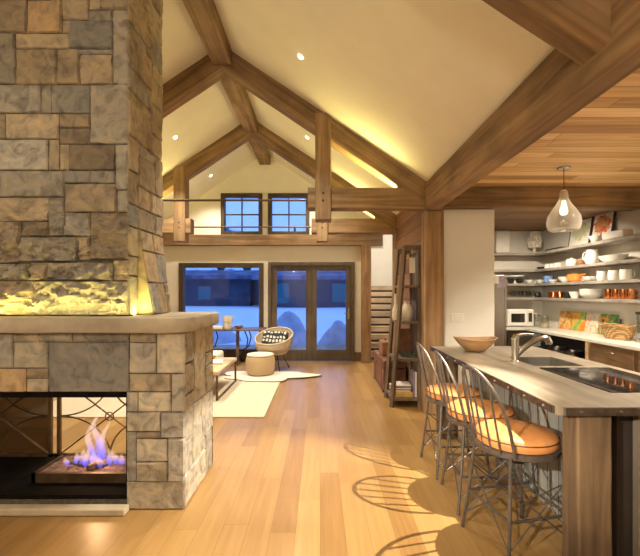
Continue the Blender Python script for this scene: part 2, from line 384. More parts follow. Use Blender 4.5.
# ------------------------------------------------------------------ room shell
XL, XR, YB, YF = -4.7, 4.03, -3.0, 8.8
struct('floor', box(B(), XL-.1, XR+.1, YB-.1, 11.6, -.1, 0), 'floor')
def rz_(x): return ceilz(x)
bm = B()
for s in (1, -1):
    xe = 1.40 if s == 1 else XL-.05
    prism(bm, [(RX, ceilz(RX)), (xe, ceilz(xe)), (xe, ceilz(xe)+.15), (RX, ceilz(RX)+.15)], lambda p: (p[0], YB-.1, p[1]), lambda p: (p[0], YF+.1, p[1]))
struct('ceiling', bm, 'plaster')
struct('ceiling', box(B(), 1.38, XR+.1, YB-.1, 5.05, 2.82, 2.92), 'kceil')
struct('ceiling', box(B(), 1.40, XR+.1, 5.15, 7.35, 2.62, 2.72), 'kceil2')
struct('ceiling', box(B(), 1.36, 3.3, 7.35, 11.6, 3.9, 4.0), 'plaster')
def wall_holes(bm, x0, x1, top, holes, y0, y1):
    xs = sorted({x0, x1, RX, *[h[0] for h in holes], *[h[1] for h in holes]})
    for a, b in zip(xs, xs[1:]):
        hs = sorted([h for h in holes if h[0] <= a+1e-6 and h[1] >= b-1e-6], key=lambda h: h[2]); z = 0
        segs = []
        for h in hs:
            if h[2] > z+1e-4: segs.append(((z, z), (h[2], h[2])))
            z = h[3]
        segs.append(((z, z), (top(a), top(b))))
        for (za, zb), (zc, zd) in segs:
            prism(bm, [(a, za), (b, zb), (b, zd), (a, zc)], lambda p: (p[0], y0, p[1]), lambda p: (p[0], y1, p[1]))
HOLES = [(-3.10, -1.24, 0.0, 2.16), (-1.14, .76, 0.0, 2.18), (-2.18, -1.265, 2.77, 3.69), (-1.144, -.229, 2.77, 3.69)]
bm = B(); wall_holes(bm, XL, .92, lambda x: ceilz(x)+.03, HOLES, YF, YF+.18)
prism(bm, [(.92, 2.5), (1.4, 2.5), (1.4, 4.0), (.92, 4.0)], lambda p: (p[0], YF, p[1]), lambda p: (p[0], YF+.18, p[1]))
box(bm, 2.2, 3.3, YF, YF+.18, 0, 4)
struct('wall_back', bm, 'wallpl')
struct('wall_left', box(B(), XL-.15, XL, YB, YF, 0, 3.2), 'wallpl')
bm = B(); wall_holes(bm, XL, 1.38, lambda x: ceilz(x)+.03, [], YB-.15, YB); box(bm, 1.38, XR, YB-.15, YB, 0, 2.9)
struct('wall_front', bm, 'wallpl')
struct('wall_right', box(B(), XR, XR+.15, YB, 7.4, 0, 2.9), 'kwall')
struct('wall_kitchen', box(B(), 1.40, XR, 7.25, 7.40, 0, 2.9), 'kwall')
struct('wall_plank', box(B(), 1.34, 1.40, 5.14, 6.99, 0, 3.0), 'boards'); struct('wall_plank', box(B(), 1.34, 1.40, 7.21, 7.40, 0, 3.0), 'boards')
struct('wall_panel', box(B(), 1.535, 2.19, 5.02, 5.09, 0, 2.55, .004), 'white_panel')
for a in ((1.0, 2.3, 11.66, 11.76), (.92, 1.06, 8.98, 11.65), (2.2, 2.3, 8.98, 11.6), (3.2, 3.3, 7.4, 8.8)): struct('wall_stair', box(B(), *a, 0, 4), 'wallpl')
struct('baseboard_back', box(B(), .76, .90, YF-.02, YF, 0, .20, .004), 'base')

def window(name, x0, x1, z0, z1, fr, m, mx=0, mz=0, bottom=None):
    f = B(); y0, y1 = YF-.03, YF+.12; bt = bottom or fr
    box(f, x0, x0+fr, y0, y1, z0, z1, .006); box(f, x1-fr, x1, y0, y1, z0, z1, .006)
    box(f, x0+fr, x1-fr, y0, y1, z1-fr, z1, .006); box(f, x0+fr, x1-fr, y0, y1, z0, z0+bt, .006)
    fo = struct(name, f, m)
    if mx:
        g = B()
        for i in range(1, mx): xx = x0+fr+(x1-x0-2*fr)*i/mx; box(g, xx-.014, xx+.014, YF+.02, YF+.06, z0+bt, z1-fr)
        for i in range(1, mz): zz = z0+bt+(z1-fr-z0-bt)*i/mz; box(g, x0+fr, x1-fr, YF+.022, YF+.058, zz-.014, zz+.014)
        obj('muntin', g, m, fo)
    obj('pane', box(B(), x0+fr, x1-fr, YF+.035, YF+.043, z0+bt, z1-fr), 'glass', fo)
    return fo
window('window_1', -3.10, -1.24, 0.0, 2.16, .10, 'frame', bottom=.26)
window('window_2', -2.18, -1.265, 2.77, 3.69, .085, 'frame', 2, 2)
window('window_3', -1.144, -.229, 2.77, 3.69, .085, 'frame', 2, 2)
f = B(); box(f, -1.14, -1.07, YF-.04, YF+.14, 0, 2.18, .006); box(f, .69, .76, YF-.04, YF+.14, 0, 2.18, .006); box(f, -1.07, .69, YF-.04, YF+.14, 2.10, 2.18, .006)
dr = struct('door_1', f, 'doorwood')
for a, b in ((-1.07, -.19), (-.19, .69)):
    l = B(); box(l, a, a+.12, YF, YF+.06, .01, 2.10, .005); box(l, b-.12, b, YF, YF+.06, .01, 2.10, .005)
    box(l, a+.12, b-.12, YF, YF+.06, 1.99, 2.10, .005); box(l, a+.12, b-.12, YF, YF+.06, .01, .25, .005)
    obj('door_leaf', l, 'doorwood', dr); obj('pane', box(B(), a+.12, b-.12, YF+.026, YF+.034, .25, 1.99), 'glass', dr)
h = B(); box(h, .61, .65, YF-.012, YF, .93, 1.17, .004); tube(h, [(.63, YF-.01, 1.06), (.63, YF-.05, 1.06), (.54, YF-.055, 1.06)], .011)
obj('door_handle', h, 'chrome', dr)

# ------------------------------------------------------------------ timber frame
def truss(yc, label, full=True):
    org = (RX, yc, 2.5)
    t = thing('roof_truss', label, 'roof truss', org, 0, None)
    z0 = lambda x: 2.62+.67*(2.5-abs(x-RX))+.15
    for s in (1, -1):
        xe = RX+s*(2.62 if s == 1 else 3.2)
        p0, p1 = (RX, yc+.01, z0(RX)), (xe, yc+.01, z0(xe))
        beam('rafter', p0, p1, .21, .255, 'beam', t, org)
        if not full: continue
        px = RX+s*1.25
        o = beam('hanging_post', (px, yc, 2.41), (px, yc, 3.72), .25, .20, 'beam', t, org)
        for dz in (0, .09):
            pg = lathe(B(), [(0, 0), (.014, 0), (.014, .012), (0, .012)], 8)
            rot(pg, rx=R(90)); obj('peg', pg, 'iron', t, (px-RX, -.118, 2.64-2.5+dz))
        beam('hammer_beam', (RX+s*1.06, yc+.01, 2.68), (RX+s*2.56, yc+.01, 2.68), .20, .26, 'beam', t, org)
    if full:
        obj('tie_rod', tube(B(), [(-1.05, 0, .17), (1.05, 0, .17)], .014), 'steelrod', t)
    return t
truss(1.87, 'nearest roof truss, its rafter crossing the top right corner above the long beam', False)
truss(5.05, 'front timber truss with hanging post and steel rod below the vaulted ceiling')
truss(7.10, 'far timber truss in front of the gable wall windows')
tag(beam('ridge_beam', (RX, YB, 4.44), (RX, YF, 4.44), .24, .24), 'long rough timber ridge beam under the peak of the vaulted ceiling', 'ridge beam')
tag(beam('eave_beam', (1.38, YB, 2.69), (1.38, 4.93, 2.69), .18, .33), 'heavy hewn timber beam running from upper right corner towards the white panel', 'ceiling beam')
tag(beam('cross_beam', (1.48, 5.08, 2.70), (4.02, 5.08, 2.70), .25, .28), 'horizontal timber beam at the end of the pine kitchen ceiling', 'ceiling beam')
tag(beam('wall_beam', (XL, YF-.07, 2.65), (1.36, YF-.07, 2.65), .14, .235), 'horizontal timber on the far wall between the lower and upper windows', 'wall beam')
tag(obj('timber_post', box(B(), 0, .235, 0, .2, 0, 2.52, .012, 2), 'beamz', None, (1.295, 4.93, 0)), 'squared honey timber post standing left of the white panel', 'post')
tag(obj('timber_post', box(B(), 0, .2, 0, .2, 0, 2.55, .012, 2), 'beamz', None, (1.30, 7.0, 0)), 'timber post at the far end of the plank wall beside the stair', 'post')
tag(obj('timber_post', box(B(), 0, .2, 0, .2, 0, 2.53, .012, 2), 'beamz', None, (.90, 8.585, 0)), 'timber post right of the glass door at far wall', 'post')
for i, (x, y) in enumerate(CANS+[(x, -1.2) for x in (-.2, -2.22)]):  # last pair, behind the camera, belongs to the added fill
    bm = lathe(B(), [(0, 0), (.016, 0), (.026, -.004), (.03, .01), (0, .012)], 16); rot(bm, ry=math.atan(.67)*(1 if x > RX else -1))
    lab = {2: 'round recessed downlight on right ceiling slope nearest the ridge beam front', 4: 'small recessed downlight on right slope between the two trusses',
           5: 'small recessed downlight on left slope beside the chimney', 7: 'far recessed downlight above the left upper window'}.get(i, 'recessed downlight in the vaulted ceiling out of view')
    tag(obj('ceiling_light', bm, 'can', None, (x, y, ceilz(x)-.012)), lab, 'ceiling light', 'recessed downlights')

# ------------------------------------------------------------------ stone work
TAN = [(.37, .305, .22), (.33, .30, .255), (.28, .235, .18), (.39, .33, .25), (.39, .30, .20), (.29, .28, .265), (.35, .29, .21)]
PALE = [(.46, .41, .32), (.38, .35, .30), (.50, .45, .36), (.40, .33, .23), (.33, .32, .29), (.48, .37, .23), (.42, .40, .36)]
def stones(bm, lay, u0, u1, v0, v1, place, pal, cs=.075, wmax=6, hmax=4, hole=None, rough=lambda v: .006, fixed=()):
    nu, nv = int(round((u1-u0)/cs)), int(round((v1-v0)/cs)); du, dv = (u1-u0)/nu, (v1-v0)/nv
    occ = [[False]*nv for _ in range(nu)]
    if hole:
        for i in range(nu):
            for j in range(nv):
                uu, vv = u0+(i+.5)*du, v0+(j+.5)*dv
                if hole[0] < uu < hole[1] and hole[2] < vv < hole[3]: occ[i][j] = True
    for j in range(nv):
        for i in range(nu):
            if occ[i][j]: continue
            w_ = random.randint(2, wmax); h_ = random.choice([1, 2, 2, 3, 3, hmax]); 
            if h_ >= 3: w_ = max(w_, 2)
            a = 0
            while a < w_ and i+a < nu and not occ[i+a][j]: a += 1
            if i+a < nu and not occ[i+a][j] and (i+a+1 >= nu or occ[i+a+1][j]): a += 1
            b = 1
            while b < h_ and j+b < nv and all(not occ[i+q][j+b] for q in range(a)): b += 1
            if nv-(j+b) == 1: 
                if all(not occ[i+q][j+b] for q in range(a)): b += 1
            for q in range(a):
                for s in range(b): occ[i+q][j+s] = True
            stone(bm, lay, u0+i*du, u0+(i+a)*du, v0+j*dv, v0+(j+b)*dv, place, random.choice(pal), rough)
def stone(bm, lay, a0, a1, b0, b1, place, colr, rough):
    g = .0025; a0 += g; a1 -= g; b0 += g; b1 -= g
    res = .013 if rough((b0+b1)/2) > .012 else .022
    n = max(3, int((a1-a0)/res)); m = max(3, int((b1-b0)/res))
    d0 = random.uniform(.0, .009); k = random.random()*90; tx, ty = random.uniform(-.008, .008), random.uniform(-.008, .008)
    f = random.uniform(.8, 1.15); c = (colr[0]*f, colr[1]*f, colr[2]*f, 1)
    grid = []
    for i in range(n+1):
        row = []
        for j in range(m+1):
            s, t = i/n, j/m
            if i in (0, n): uu = a0 if i == 0 else a1
            else: uu = a0+(a1-a0)*(.04+.92*s) if n <= 3 else a0+.008+(a1-a0-.016)*(i-1)/(n-2)
            if j in (0, m): vv = b0 if j == 0 else b1
            else: vv = b0+(b1-b0)*(.04+.92*t) if m <= 3 else b0+.008+(b1-b0-.016)*(j-1)/(m-2)
            if i in (0, n) or j in (0, m):
                h = .010; uu += .003*noise.noise((uu*14, vv*14, k)); vv += .003*noise.noise((uu*14, vv*14, k+9))
            else:
                rr = rough(vv)
                h = .016+rr*.35+d0+tx*(s-.5)+ty*(t-.5)+rr*(1.2*noise.noise((uu*6, vv*9, k))+.8*noise.noise((uu*16, vv*26, k))+.5*noise.noise((uu*40, vv*50, k)))
            v = bm.verts.new(place(uu, vv, max(h, .001))); v[lay] = c; row.append(v)
        grid.append(row)
    for i in range(n):
        for j in range(m): bm.faces.new((grid[i][j], grid[i+1][j], grid[i+1][j+1], grid[i][j+1]))
def stonebm():
    bm = B(); lay = bm.verts.layers.float_color.new('col'); return bm, lay
FB = (-3.68, -.965, 2.79, 3.49)            # body x0,x1,y0,y1  (stone core)
fp = thing('stone_fireplace', 'see-through stone fireplace with tapering chimney and thick stone mantel at left', 'fireplace', (-2.3, 3.1, 0))
FO = Vector((-2.3, 3.1, 0))
def fpart(name, bm, m, parent=None, smooth=False):
    for v in bm.verts: v.co -= FO
    return obj(name, bm, m, parent or fp, (0, 0, 0), smooth)
OP = (-3.27, -1.345, .07, .815)             # firebox opening x0,x1,z0,z1
c = B()
for x0, x1, z0, z1 in ((FB[0], OP[0], 0, 1.225), (OP[1], FB[1], 0, 1.225), (OP[0], OP[1], OP[3], 1.225), (OP[0], OP[1], 0, OP[2])):
    box(c, x0, x1, FB[2], FB[3], z0, z1)
fpart('mortar_core', c, 'mortar')
bm, lay = stonebm()
T_, G_, D_, O_, L_, U_ = (.45, .39, .30), (.41, .39, .355), (.27, .22, .165), (.50, .36, .21), (.52, .485, .41), (.27, .265, .26)
def bstone(x0, x1, y0, y1, c, off=360, sc=2.909, k=.00693):
    a0, a1 = (x0/sc-320)*k, (x1/sc-320)*k; b1, b0 = 1.5+(293-off-y0/sc)*k, 1.5+(293-off-y1/sc)*k
    a1 = FB[1]+.03 if x1 >= 530 else a1
    stone(bm, lay, a0, a1, max(0, b0), min(1.225, b1), lambda u, v, h: (u, FB[2]-h, v), c, lambda v: .005)
for q in ((-60, 75, 25, 95, O_), (75, 140, 25, 55, D_), (75, 140, 55, 95, T_), (140, 375, -52, 95, U_), (375, 455, -50, 40, G_), (455, 535, -105, 40, L_), (375, 497, 40, 93, T_), (497, 535, 40, 152, G_),
          (367, 400, 93, 152, G_), (400, 497, 93, 152, L_), (367, 467, 152, 210, L_), (467, 535, 152, 228, G_), (367, 395, 210, 355, G_), (395, 467, 210, 230, D_), (395, 487, 230, 297, L_), (487, 540, 228, 355, G_),
          (395, 487, 297, 355, T_), (367, 540, 355, 440, T_), (-60, 38, -105, 25, G_), (38, 112, -105, -52, T_), (112, 210, -105, -52, L_), (210, 375, -105, -52, G_), (375, 455, -105, -50, T_), (38, 140, -52, 25, L_)): bstone(*q)
XS = (-60/2.909-320)*.00693
stones(bm, lay, OP[0], XS, OP[3], 1.225, lambda u, v, h: (u, FB[2]-h, v), PALE, .075, 5, 3, None, lambda v: .005)
stones(bm, lay, FB[0], OP[0], 0, 1.225, lambda u, v, h: (u, FB[2]-h, v), PALE, .075, 5, 3, None, lambda v: .005)
stones(bm, lay, FB[2]-.018, FB[3]+.018, 0, 1.225, lambda u, v, h: (FB[1]+h, u, v), [(.46, .42, .34), (.42, .39, .33), (.48, .44, .36), (.44, .39, .30)], .11, 5, 4, None, lambda v: .006)
for a0, a1, b0, b1 in ((FB[0], OP[0], 0, 1.225), (OP[1], FB[1]+.03, 0, 1.225), (OP[0], OP[1], OP[3], 1.225)):
    stones(bm, lay, a0, a1, b0, b1, lambda u, v, h: (u, FB[3]+h, v), PALE, .075, 5, 3, None, lambda v: .005)
fpart('stone_base', bm, 'stone')
# mantel : slab with rough chamfered edge
bm = B()
poly = [(-3.75, 2.70), (-1.00, 2.70), (-.93, 2.73), (-.89, 2.80), (-.885, 3.5), (-.92, 3.57), (-3.75, 3.57)]
prism(bm, poly, lambda p: (p[0], p[1], 1.228), lambda p: (p[0], p[1], 1.332))
bmesh.ops.subdivide_edges(bm, edges=[e for e in bm.edges if e.calc_length() > .3], cuts=24, use_grid_fill=True)
es = [e for e in bm.edges if abs(e.verts[0].co.z-e.verts[1].co.z) < .001 and len({f.normal.z > .5 for f in e.link_faces}) > 0 and e.is_manifold and e.calc_face_angle(0) > 1]
bmesh.ops.bevel(bm, geom=es, offset=.012, segments=2, profile=.5, affect='EDGES')
for v in bm.verts:
    if v.co.z < 1.325: v.co += Vector((0, .008*noise.noise(v.co*9), .004*noise.noise(v.co*7)))
fpart('mantel', bm, 'slab', smooth=True)
# chimney
CX, CY0, CY1 = -1.405, 2.915, 3.50
c = box(B(), -3.215, CX, CY0, CY1, 1.33, 4.9)
prism(c, [(3.06, CX), (3.06, CX+.005), (3.42, CX+.005), (3.42, CX)], lambda p: (p[1], p[0], 2.0), lambda p: (p[1]+(.11 if p[1] > CX else 0), p[0]+(.0), 1.332))
fpart('chimney_core', c, 'mortar')
bm, lay = stonebm()
crough = lambda v: .010 if v > 2.15 else .010+.042*min(1, (2.15-v)/.6)
T1, T2, G1, G2, D1, O1, B1, U1 = (.39, .325, .235), (.43, .36, .265), (.34, .315, .275), (.38, .36, .325), (.25, .205, .155), (.44, .325, .205), (.31, .255, .19), (.30, .295, .285)
def cstone(x0, x1, y0, y1, c, off=0):
    sc, k = 2.909, .00725
    a0, a1 = (x0/sc-320)*k, (x1/sc-320)*k; b1, b0 = 1.5+(293-off-y0/sc)*k, 1.5+(293-off-y1/sc)*k
    a1 = CX+.018 if x1 >= 370 else a1
    stone(bm, lay, a0, a1, max(1.334, b0), b1, lambda u, v, h: (u, CY0-h, v), c, crough)
for q in ((-20, 78, 0, 97, B1), (78, 180, 0, 97, O1), (180, 258, 0, 58, T1), (258, 290, -40, 28, T2), (290, 375, -40, 28, B1), (258, 328, 28, 60, G1), (180, 203, 58, 97, T2), (203, 328, 60, 142, U1), (328, 375, 28, 246, G1),
          (-20, 45, 97, 245, G1), (45, 203, 97, 142, T2), (45, 165, 142, 246, T1), (165, 232, 142, 246, T2), (203, 328, 142, 158, U1), (232, 328, 158, 246, T2),
          (-20, 118, 246, 330, G2), (118, 148, 246, 330, G1), (148, 262, 246, 330, U1), (262, 375, 246, 420, G1), (-20, 15, 330, 405, D1), (15, 172, 330, 405, T2), (172, 262, 330, 372, T1), (172, 262, 372, 420, D1),
          (-20, 140, 405, 496, G2), (140, 172, 405, 496, T1), (172, 200, 420, 496, T1), (200, 335, 420, 496, D1), (335, 375, 420, 553, G2), (-20, 188, 496, 574, G1), (188, 262, 496, 534, U1), (262, 335, 496, 534, G2)): cstone(*q)
for q in ((188, 340, 10, 95, B1), (340, 375, 29, 95, G1), (-20, 145, 50, 120, T1), (145, 188, 50, 165, G1), (188, 262, 95, 165, G2), (-20, 62, 120, 243, B1), (62, 145, 120, 165, D1), (62, 228, 165, 239, G1), (228, 262, 165, 232, T1), (262, 375, 95, 232, B1),
          (-20, 88, 243, 293, G1), (88, 140, 239, 293, T1), (140, 330, 239, 293, G1), (330, 375, 232, 293, T1), (-20, 103, 293, 400, T1), (103, 375, 293, 400, G1)): cstone(*q, 180)
XC = (-20/2.909-320)*.00725; ZC = 1.5+293*.00725+.1
stones(bm, lay, -3.215, XC, 1.335, ZC, lambda u, v, h: (u, CY0-h, v), TAN, .082, 6, 4, None, crough)
stones(bm, lay, -3.215, CX+.018, ZC, 4.9, lambda u, v, h: (u, CY0-h, v), TAN, .09, 6, 4, None, crough)
for q in ((-20, 78, -40, 0, T1), (78, 258, -40, 0, G1)): cstone(*q)
def sideplace(u, v, h):
    if u > 3.05 and v < 1.99: return (CX+h+.115*(1.99-v)/.66*(1 if u < 3.4 else .7), u, v)
    return (CX+h, u, v)
stones(bm, lay, CY0-.02, 3.05, 1.335, 1.99, sideplace, TAN, .07, 2, 4, None, lambda v: .005)
stones(bm, lay, 3.058, CY1+.02, 1.335, 1.99, sideplace, TAN[2:], .08, 4, 4, None, lambda v: .005)
stones(bm, lay, CY0-.02, CY1+.02, 1.99, 4.9, lambda u, v, h: (CX+h, u, v), TAN, .082, 4, 4, None, lambda v: .007)
# front face of the flared buttress
g = [bm.verts.new(p) for p in ((CX, 3.052, 1.335), (CX+.132, 3.052, 1.335), (CX+.016, 3.052, 1.995), (CX, 3.052, 1.995))]
for v in g: v[lay] = (.40, .32, .19, 1)
bm.faces.new(g)
fpart('chimney', bm, 'stone')
# hearth slab
bm = box(B(), -3.4, -1.31, 2.68, 2.755, 0.002, .05, .010, 2)
fpart('hearth', bm, 'hearth')
# firebox
c = B(); box(c, OP[0], OP[1], 2.80, 3.48, .07, .085); box(c, OP[0], OP[1], 2.80, 3.48, .80, .815)
box(c, OP[0], OP[0]+.012, 2.80, 3.48, .085, .80); box(c, OP[1]-.012, OP[1], 2.80, 3.48, .085, .80)
for y in (2.775, 3.47):
    box(c, OP[0], OP[1], y, y+.03, .775, .815); box(c, OP[0], OP[1], y, y+.03, .07, .10)
fpart('firebox', c, 'soot')
def screen(x0, x1):
    s = B(); y = 3.46; z0, z1 = .10, .775; t = .011
    for a, b in (((x0, z0), (x0, z1)), ((x1, z0), (x1, z1)), ((x0, z0), (x1, z0)), ((x0, z1), (x1, z1))): box(s, min(a[0], b[0])-.014, max(a[0], b[0])+.014, y-.012, y+.012, min(a[1], b[1])-.012, max(a[1], b[1])+.012)
    w_, h_ = x1-x0, z1-z0
    def bar(pts): tube(s, [(p[0], y, p[1]) for p in pts], t*.62, 6)
    bar([(x0, z0), (x1, z1)]); bar([(x1, z0), (x0, z1)])
    for cx, sx_ in ((x0, 1), (x1, -1)):
        for cz, sz in ((z0, 1), (z1, -1)):
            bar([(cx+sx_*w_/2*math.sin(q*math.pi/24), cz+sz*h_/2*math.cos(q*math.pi/24)) for q in range(13)])
    tube(s, [((x0+x1)/2+.035*math.cos(a*.52), y-.012, (z0+z1)/2+.035*math.sin(a*.52)) for a in range(12)], .006, 5, True)
    return fpart('fire_screen', s, 'rust')
screen(-2.255, OP[1]-.03); sc_ = screen(OP[0]+.03, -2.33)
fpart('dimming_pane', box(B(), OP[0]+.03, -2.33, 3.475, 3.479, .10, .775), 'dimmer', sc_)  # pane added to dim the view through the left screen
t_ = B(); x0, x1, y0, y1 = -2.15, -1.40, 2.98, 3.36
box(t_, x0+.03, x1-.03, y0+.03, y1-.03, .085, .12)
for a in ((x0, x1, y0, y0+.03), (x0, x1, y1-.03, y1), (x0, x0+.03, y0, y1), (x1-.03, x1, y0, y1)): box(t_, *a, .085, .155)
tray = fpart('burner_tray', t_, 'rust')
g = box(B(), x0+.03, x1-.03, y0+.03, y1-.03, .12, .145)
bmesh.ops.subdivide_edges(g, edges=g.edges, cuts=20, use_grid_fill=True)
for v in g.verts: v.co.z += .006*noise.noise(v.co*60)
for k in range(9):
    q = B(); bmesh.ops.create_icosphere(q, subdivisions=2, radius=random.uniform(.03, .05))
    cx, cy = random.uniform(-1.9, -1.62), random.uniform(3.08, 3.24)
    for v in q.verts: v.co = Vector((v.co.x*1.2, v.co.y, v.co.z*.8))*(1+.35*noise.noise(v.co*22+Vector((k, 0, 0))))+Vector((cx, cy, .165))
    me = bpy.data.meshes.new('tmp'); q.to_mesh(me); q.free(); g.from_mesh(me); bpy.data.meshes.remove(me)
o = fpart('ember_bed', g, 'rock', tray); o['kind'] = 'stuff'
# flames
m, nt, b = mat('gas_flame'); nt.nodes.remove(b)
t = N(nt, 'ShaderNodeTexCoord'); sx = N(nt, 'ShaderNodeSeparateXYZ'); nt.links.new(t.outputs['Generated'], sx.inputs[0])
rc = ramp(nt, [(.05, .08, .9), (.35, .25, .95), (.95, .62, .55), (1, .78, .55)], [0, .28, .5, 1]); nt.links.new(sx.outputs[2], rc.inputs[0])
e = N(nt, 'ShaderNodeEmission'); e.inputs[1].default_value = 1.3; nt.links.new(rc.outputs[0], e.inputs[0])
tr = N(nt, 'ShaderNodeBsdfTransparent'); mx = N(nt, 'ShaderNodeMixShader')
lw = N(nt, 'ShaderNodeLayerWeight'); lw.inputs[0].default_value = .35
fo = math_n(nt, 'MULTIPLY', math_n(nt, 'SUBTRACT', 1.0, lw.outputs['Facing']), math_n(nt, 'SUBTRACT', .60, math_n(nt, 'MULTIPLY', sx.outputs[2], .56)))
nt.links.new(fo, mx.inputs[0]); nt.links.new(tr.outputs[0], mx.inputs[1]); nt.links.new(e.outputs[0], mx.inputs[2]); nt.links.new(mx.outputs[0], nt.nodes['Material Output'].inputs[0])
M['flame'] = m
for k, (fx, fy, fh, fr) in enumerate([(-1.755, 3.16, .50, .032), (-1.79, 3.14, .40, .030), (-1.72, 3.18, .36, .032), (-1.87, 3.15, .12, .03), (-1.93, 3.17, .09, .028), (-1.98, 3.14, .08, .025), (-1.83, 3.12, .15, .03), (-1.66, 3.14, .14, .032), (-1.61, 3.16, .12, .03), (-1.56, 3.15, .09, .028), (-1.76, 3.10, .13, .035), (-1.70, 3.10, .11, .03)]):
    q = lathe(B(), [(fr*math.sin(math.pi*min(1, .12+i/12*.9))**.8*(1-.45*i/12) if i < 12 else 0, fh*i/12) for i in range(13)], 12)
    for v in q.verts: v.co += Vector((.05*fh*math.sin(v.co.z*17+k), .02*math.sin(v.co.z*13+k*2), 0))*(v.co.z/fh)*2
    for v in q.verts: v.co += Vector((fx, fy, .15))
    fpart('flame', q, 'flame', tray, True)
point((-1.75, 3.15, .35), 7, (1, .6, .3), .06)

# ------------------------------------------------------------------ island
ib = thing('kitchen_island', 'long island base with weathered corner posts and blue-grey board side under the pale top', 'island', (1.75, 3.2, 0))
IO = Vector((1.75, 3.2, 0))
def ipart(name, bm, m):
    for v in bm.verts: v.co -= IO
    return obj(name, bm, m, ib)
bm = B(); box(bm, 1.335, 1.515, 2.07, 2.21, 0, .875, .010, 2)
bmesh.ops.subdivide_edges(bm, edges=[e for e in bm.edges if e.calc_length() > .3], cuts=14, use_grid_fill=True)
for v in bm.verts: v.co.x += .006*noise.noise(v.co*5)
ipart('corner_post', bm, 'greybeam')
ipart('corner_post', box(B(), 1.24, 1.42, 4.10, 4.28, 0, .875, .012, 2), 'greybeam')
ipart('side_panel', box(B(), 1.60, 1.63, 2.24, 4.26, 0, .875), 'bluegrey')
ipart('end_panel', box(B(), 1.72, 2.26, 2.16, 2.20, 0, .875), 'greyboard')
ipart('dark_gap_fill', box(B(), 1.64, 2.24, 2.21, 3.10, .02, .86), 'dark')  # solid near-black block standing for the shade behind the end panel
ipart('cabinet_body', box(B(), 1.64, 2.24, 3.70, 4.26, .02, .86), 'cab')
it = thing('island_countertop', 'long bleached wood-grain island top with dark riveted metal edge', 'countertop', (1.76, 3.18, .88))
TO = Vector((1.76, 3.18, .88))
X0, X1, Y0, Y1 = 1.20, 2.32, 2.02, 4.35; SX0, SX1, SY0, SY1 = 1.70, 2.10, 3.17, 3.62
bm = B()
for a in ((X0+.006, X1-.006, Y0+.006, SY0), (X0+.006, X1-.006, SY1, Y1-.006), (X0+.006, SX0, SY0, SY1), (SX1, X1-.006, SY0, SY1)):
    box(bm, a[0]-TO.x, a[1]-TO.x, a[2]-TO.y, a[3]-TO.y, 0, .042)
obj('slab', bm, 'counter', it)
bm = B()
cs = .045
pl = [(X0+cs, Y0), (X1, Y0), (X1, Y1), (X0, Y1), (X0, Y0+cs)]
for (a, b) in zip(pl, pl[1:]+pl[:1]):
    a, b = Vector((*a, 0)), Vector((*b, 0)); d = (b-a).normalized(); nrm = Vector((d.y, -d.x, 0))
    vv = [a, b, b+nrm*.004, a+nrm*.004]
    prism(bm, [(v.x, v.y) for v in vv], lambda p: (p[0]-TO.x, p[1]-TO.y, 0), lambda p: (p[0]-TO.x, p[1]-TO.y, .040))
obj('edge_band', bm, 'bandmetal', it)
for k in range(12):
    rv = lathe(B(), [(0, .009), (.006, .007), (.009, 0), (0, 0)], 8); rot(rv, ry=R(-90)); obj('rivet', rv, 'steel', it, (X0-.004-TO.x, Y0+.12+k*.2-TO.y, .02))
for k in range(5):
    rv = lathe(B(), [(0, .009), (.006, .007), (.009, 0), (0, 0)], 8); rot(rv, rx=R(90)); obj('rivet', rv, 'steel', it, (X0+.12+k*.2-TO.x, Y0-.004-TO.y, .02))
# sink
sk = B(); d = .19
for a in ((SX0, SX1, SY0, SY1, .915-d, .92-d), (SX0, SX0+.006, SY0, SY1, .92-d, .918), (SX1-.006, SX1, SY0, SY1, .92-d, .918), (SX0+.006, SX1-.006, SY0, SY0+.006, .92-d, .918), (SX0+.006, SX1-.006, SY1-.006, SY1, .92-d, .918)): box(sk, a[0]-1.9, a[1]-1.9, a[2]-3.4, a[3]-3.4, a[4]-.7, a[5]-.7)
tag(obj('sink', sk, 'sinksteel', None, (1.9, 3.4, .7)), 'rectangular undermount steel sink basin set in the island top behind the faucet', 'sink')
# cooktop
ck = thing('cooktop', 'black glass cooktop set in the near part of the island top', 'cooktop', (1.95, 2.70, .922))
obj('glass_plate', box(B(), -.27, .27, -.385, .37, 0, .007, .003), 'blackglass', ck)
rg = B()
for cx, cy, r_ in ((-.12, .18, .09), (.13, .18, .07), (-.12, -.17, .075), (.13, -.17, .1)): tube(rg, [(cx+r_*math.cos(a*math.pi/14), cy+r_*math.sin(a*math.pi/14), .0072) for a in range(28)], .0015, 4, True)
obj('burner_ring', rg, 'dark', ck)
# faucet
fc = thing('kitchen_faucet', 'brushed nickel faucet with thick slanted pull-out spout on the island top', 'faucet', (1.65, 3.38, .922))
obj('faucet_body', lathe(B(), [(0, 0), (.036, 0), (.036, .006), (.030, .012), (.029, .17), (.031, .175), (.031, .20), (.02, .208), (0, .21)], 18), 'chrome', fc, smooth=True)
obj('spout', tube(B(), [(.012, -.0, .05), (.06, 0, .10), (.13, 0, .155), (.19, 0, .19), (.235, 0, .20), (.27, 0, .19), (.285, 0, .165), (.288, 0, .145)], [.02, .022, .023, .024, .028, .030, .028, .024], 14), 'chrome', fc, smooth=True)
obj('lever', tube(B(), [(-.01, 0, .205), (.04, 0, .225), (.10, 0, .232), (.15, 0, .225)], [.022, .018, .012, .008], 10), 'chrome', fc, smooth=True)
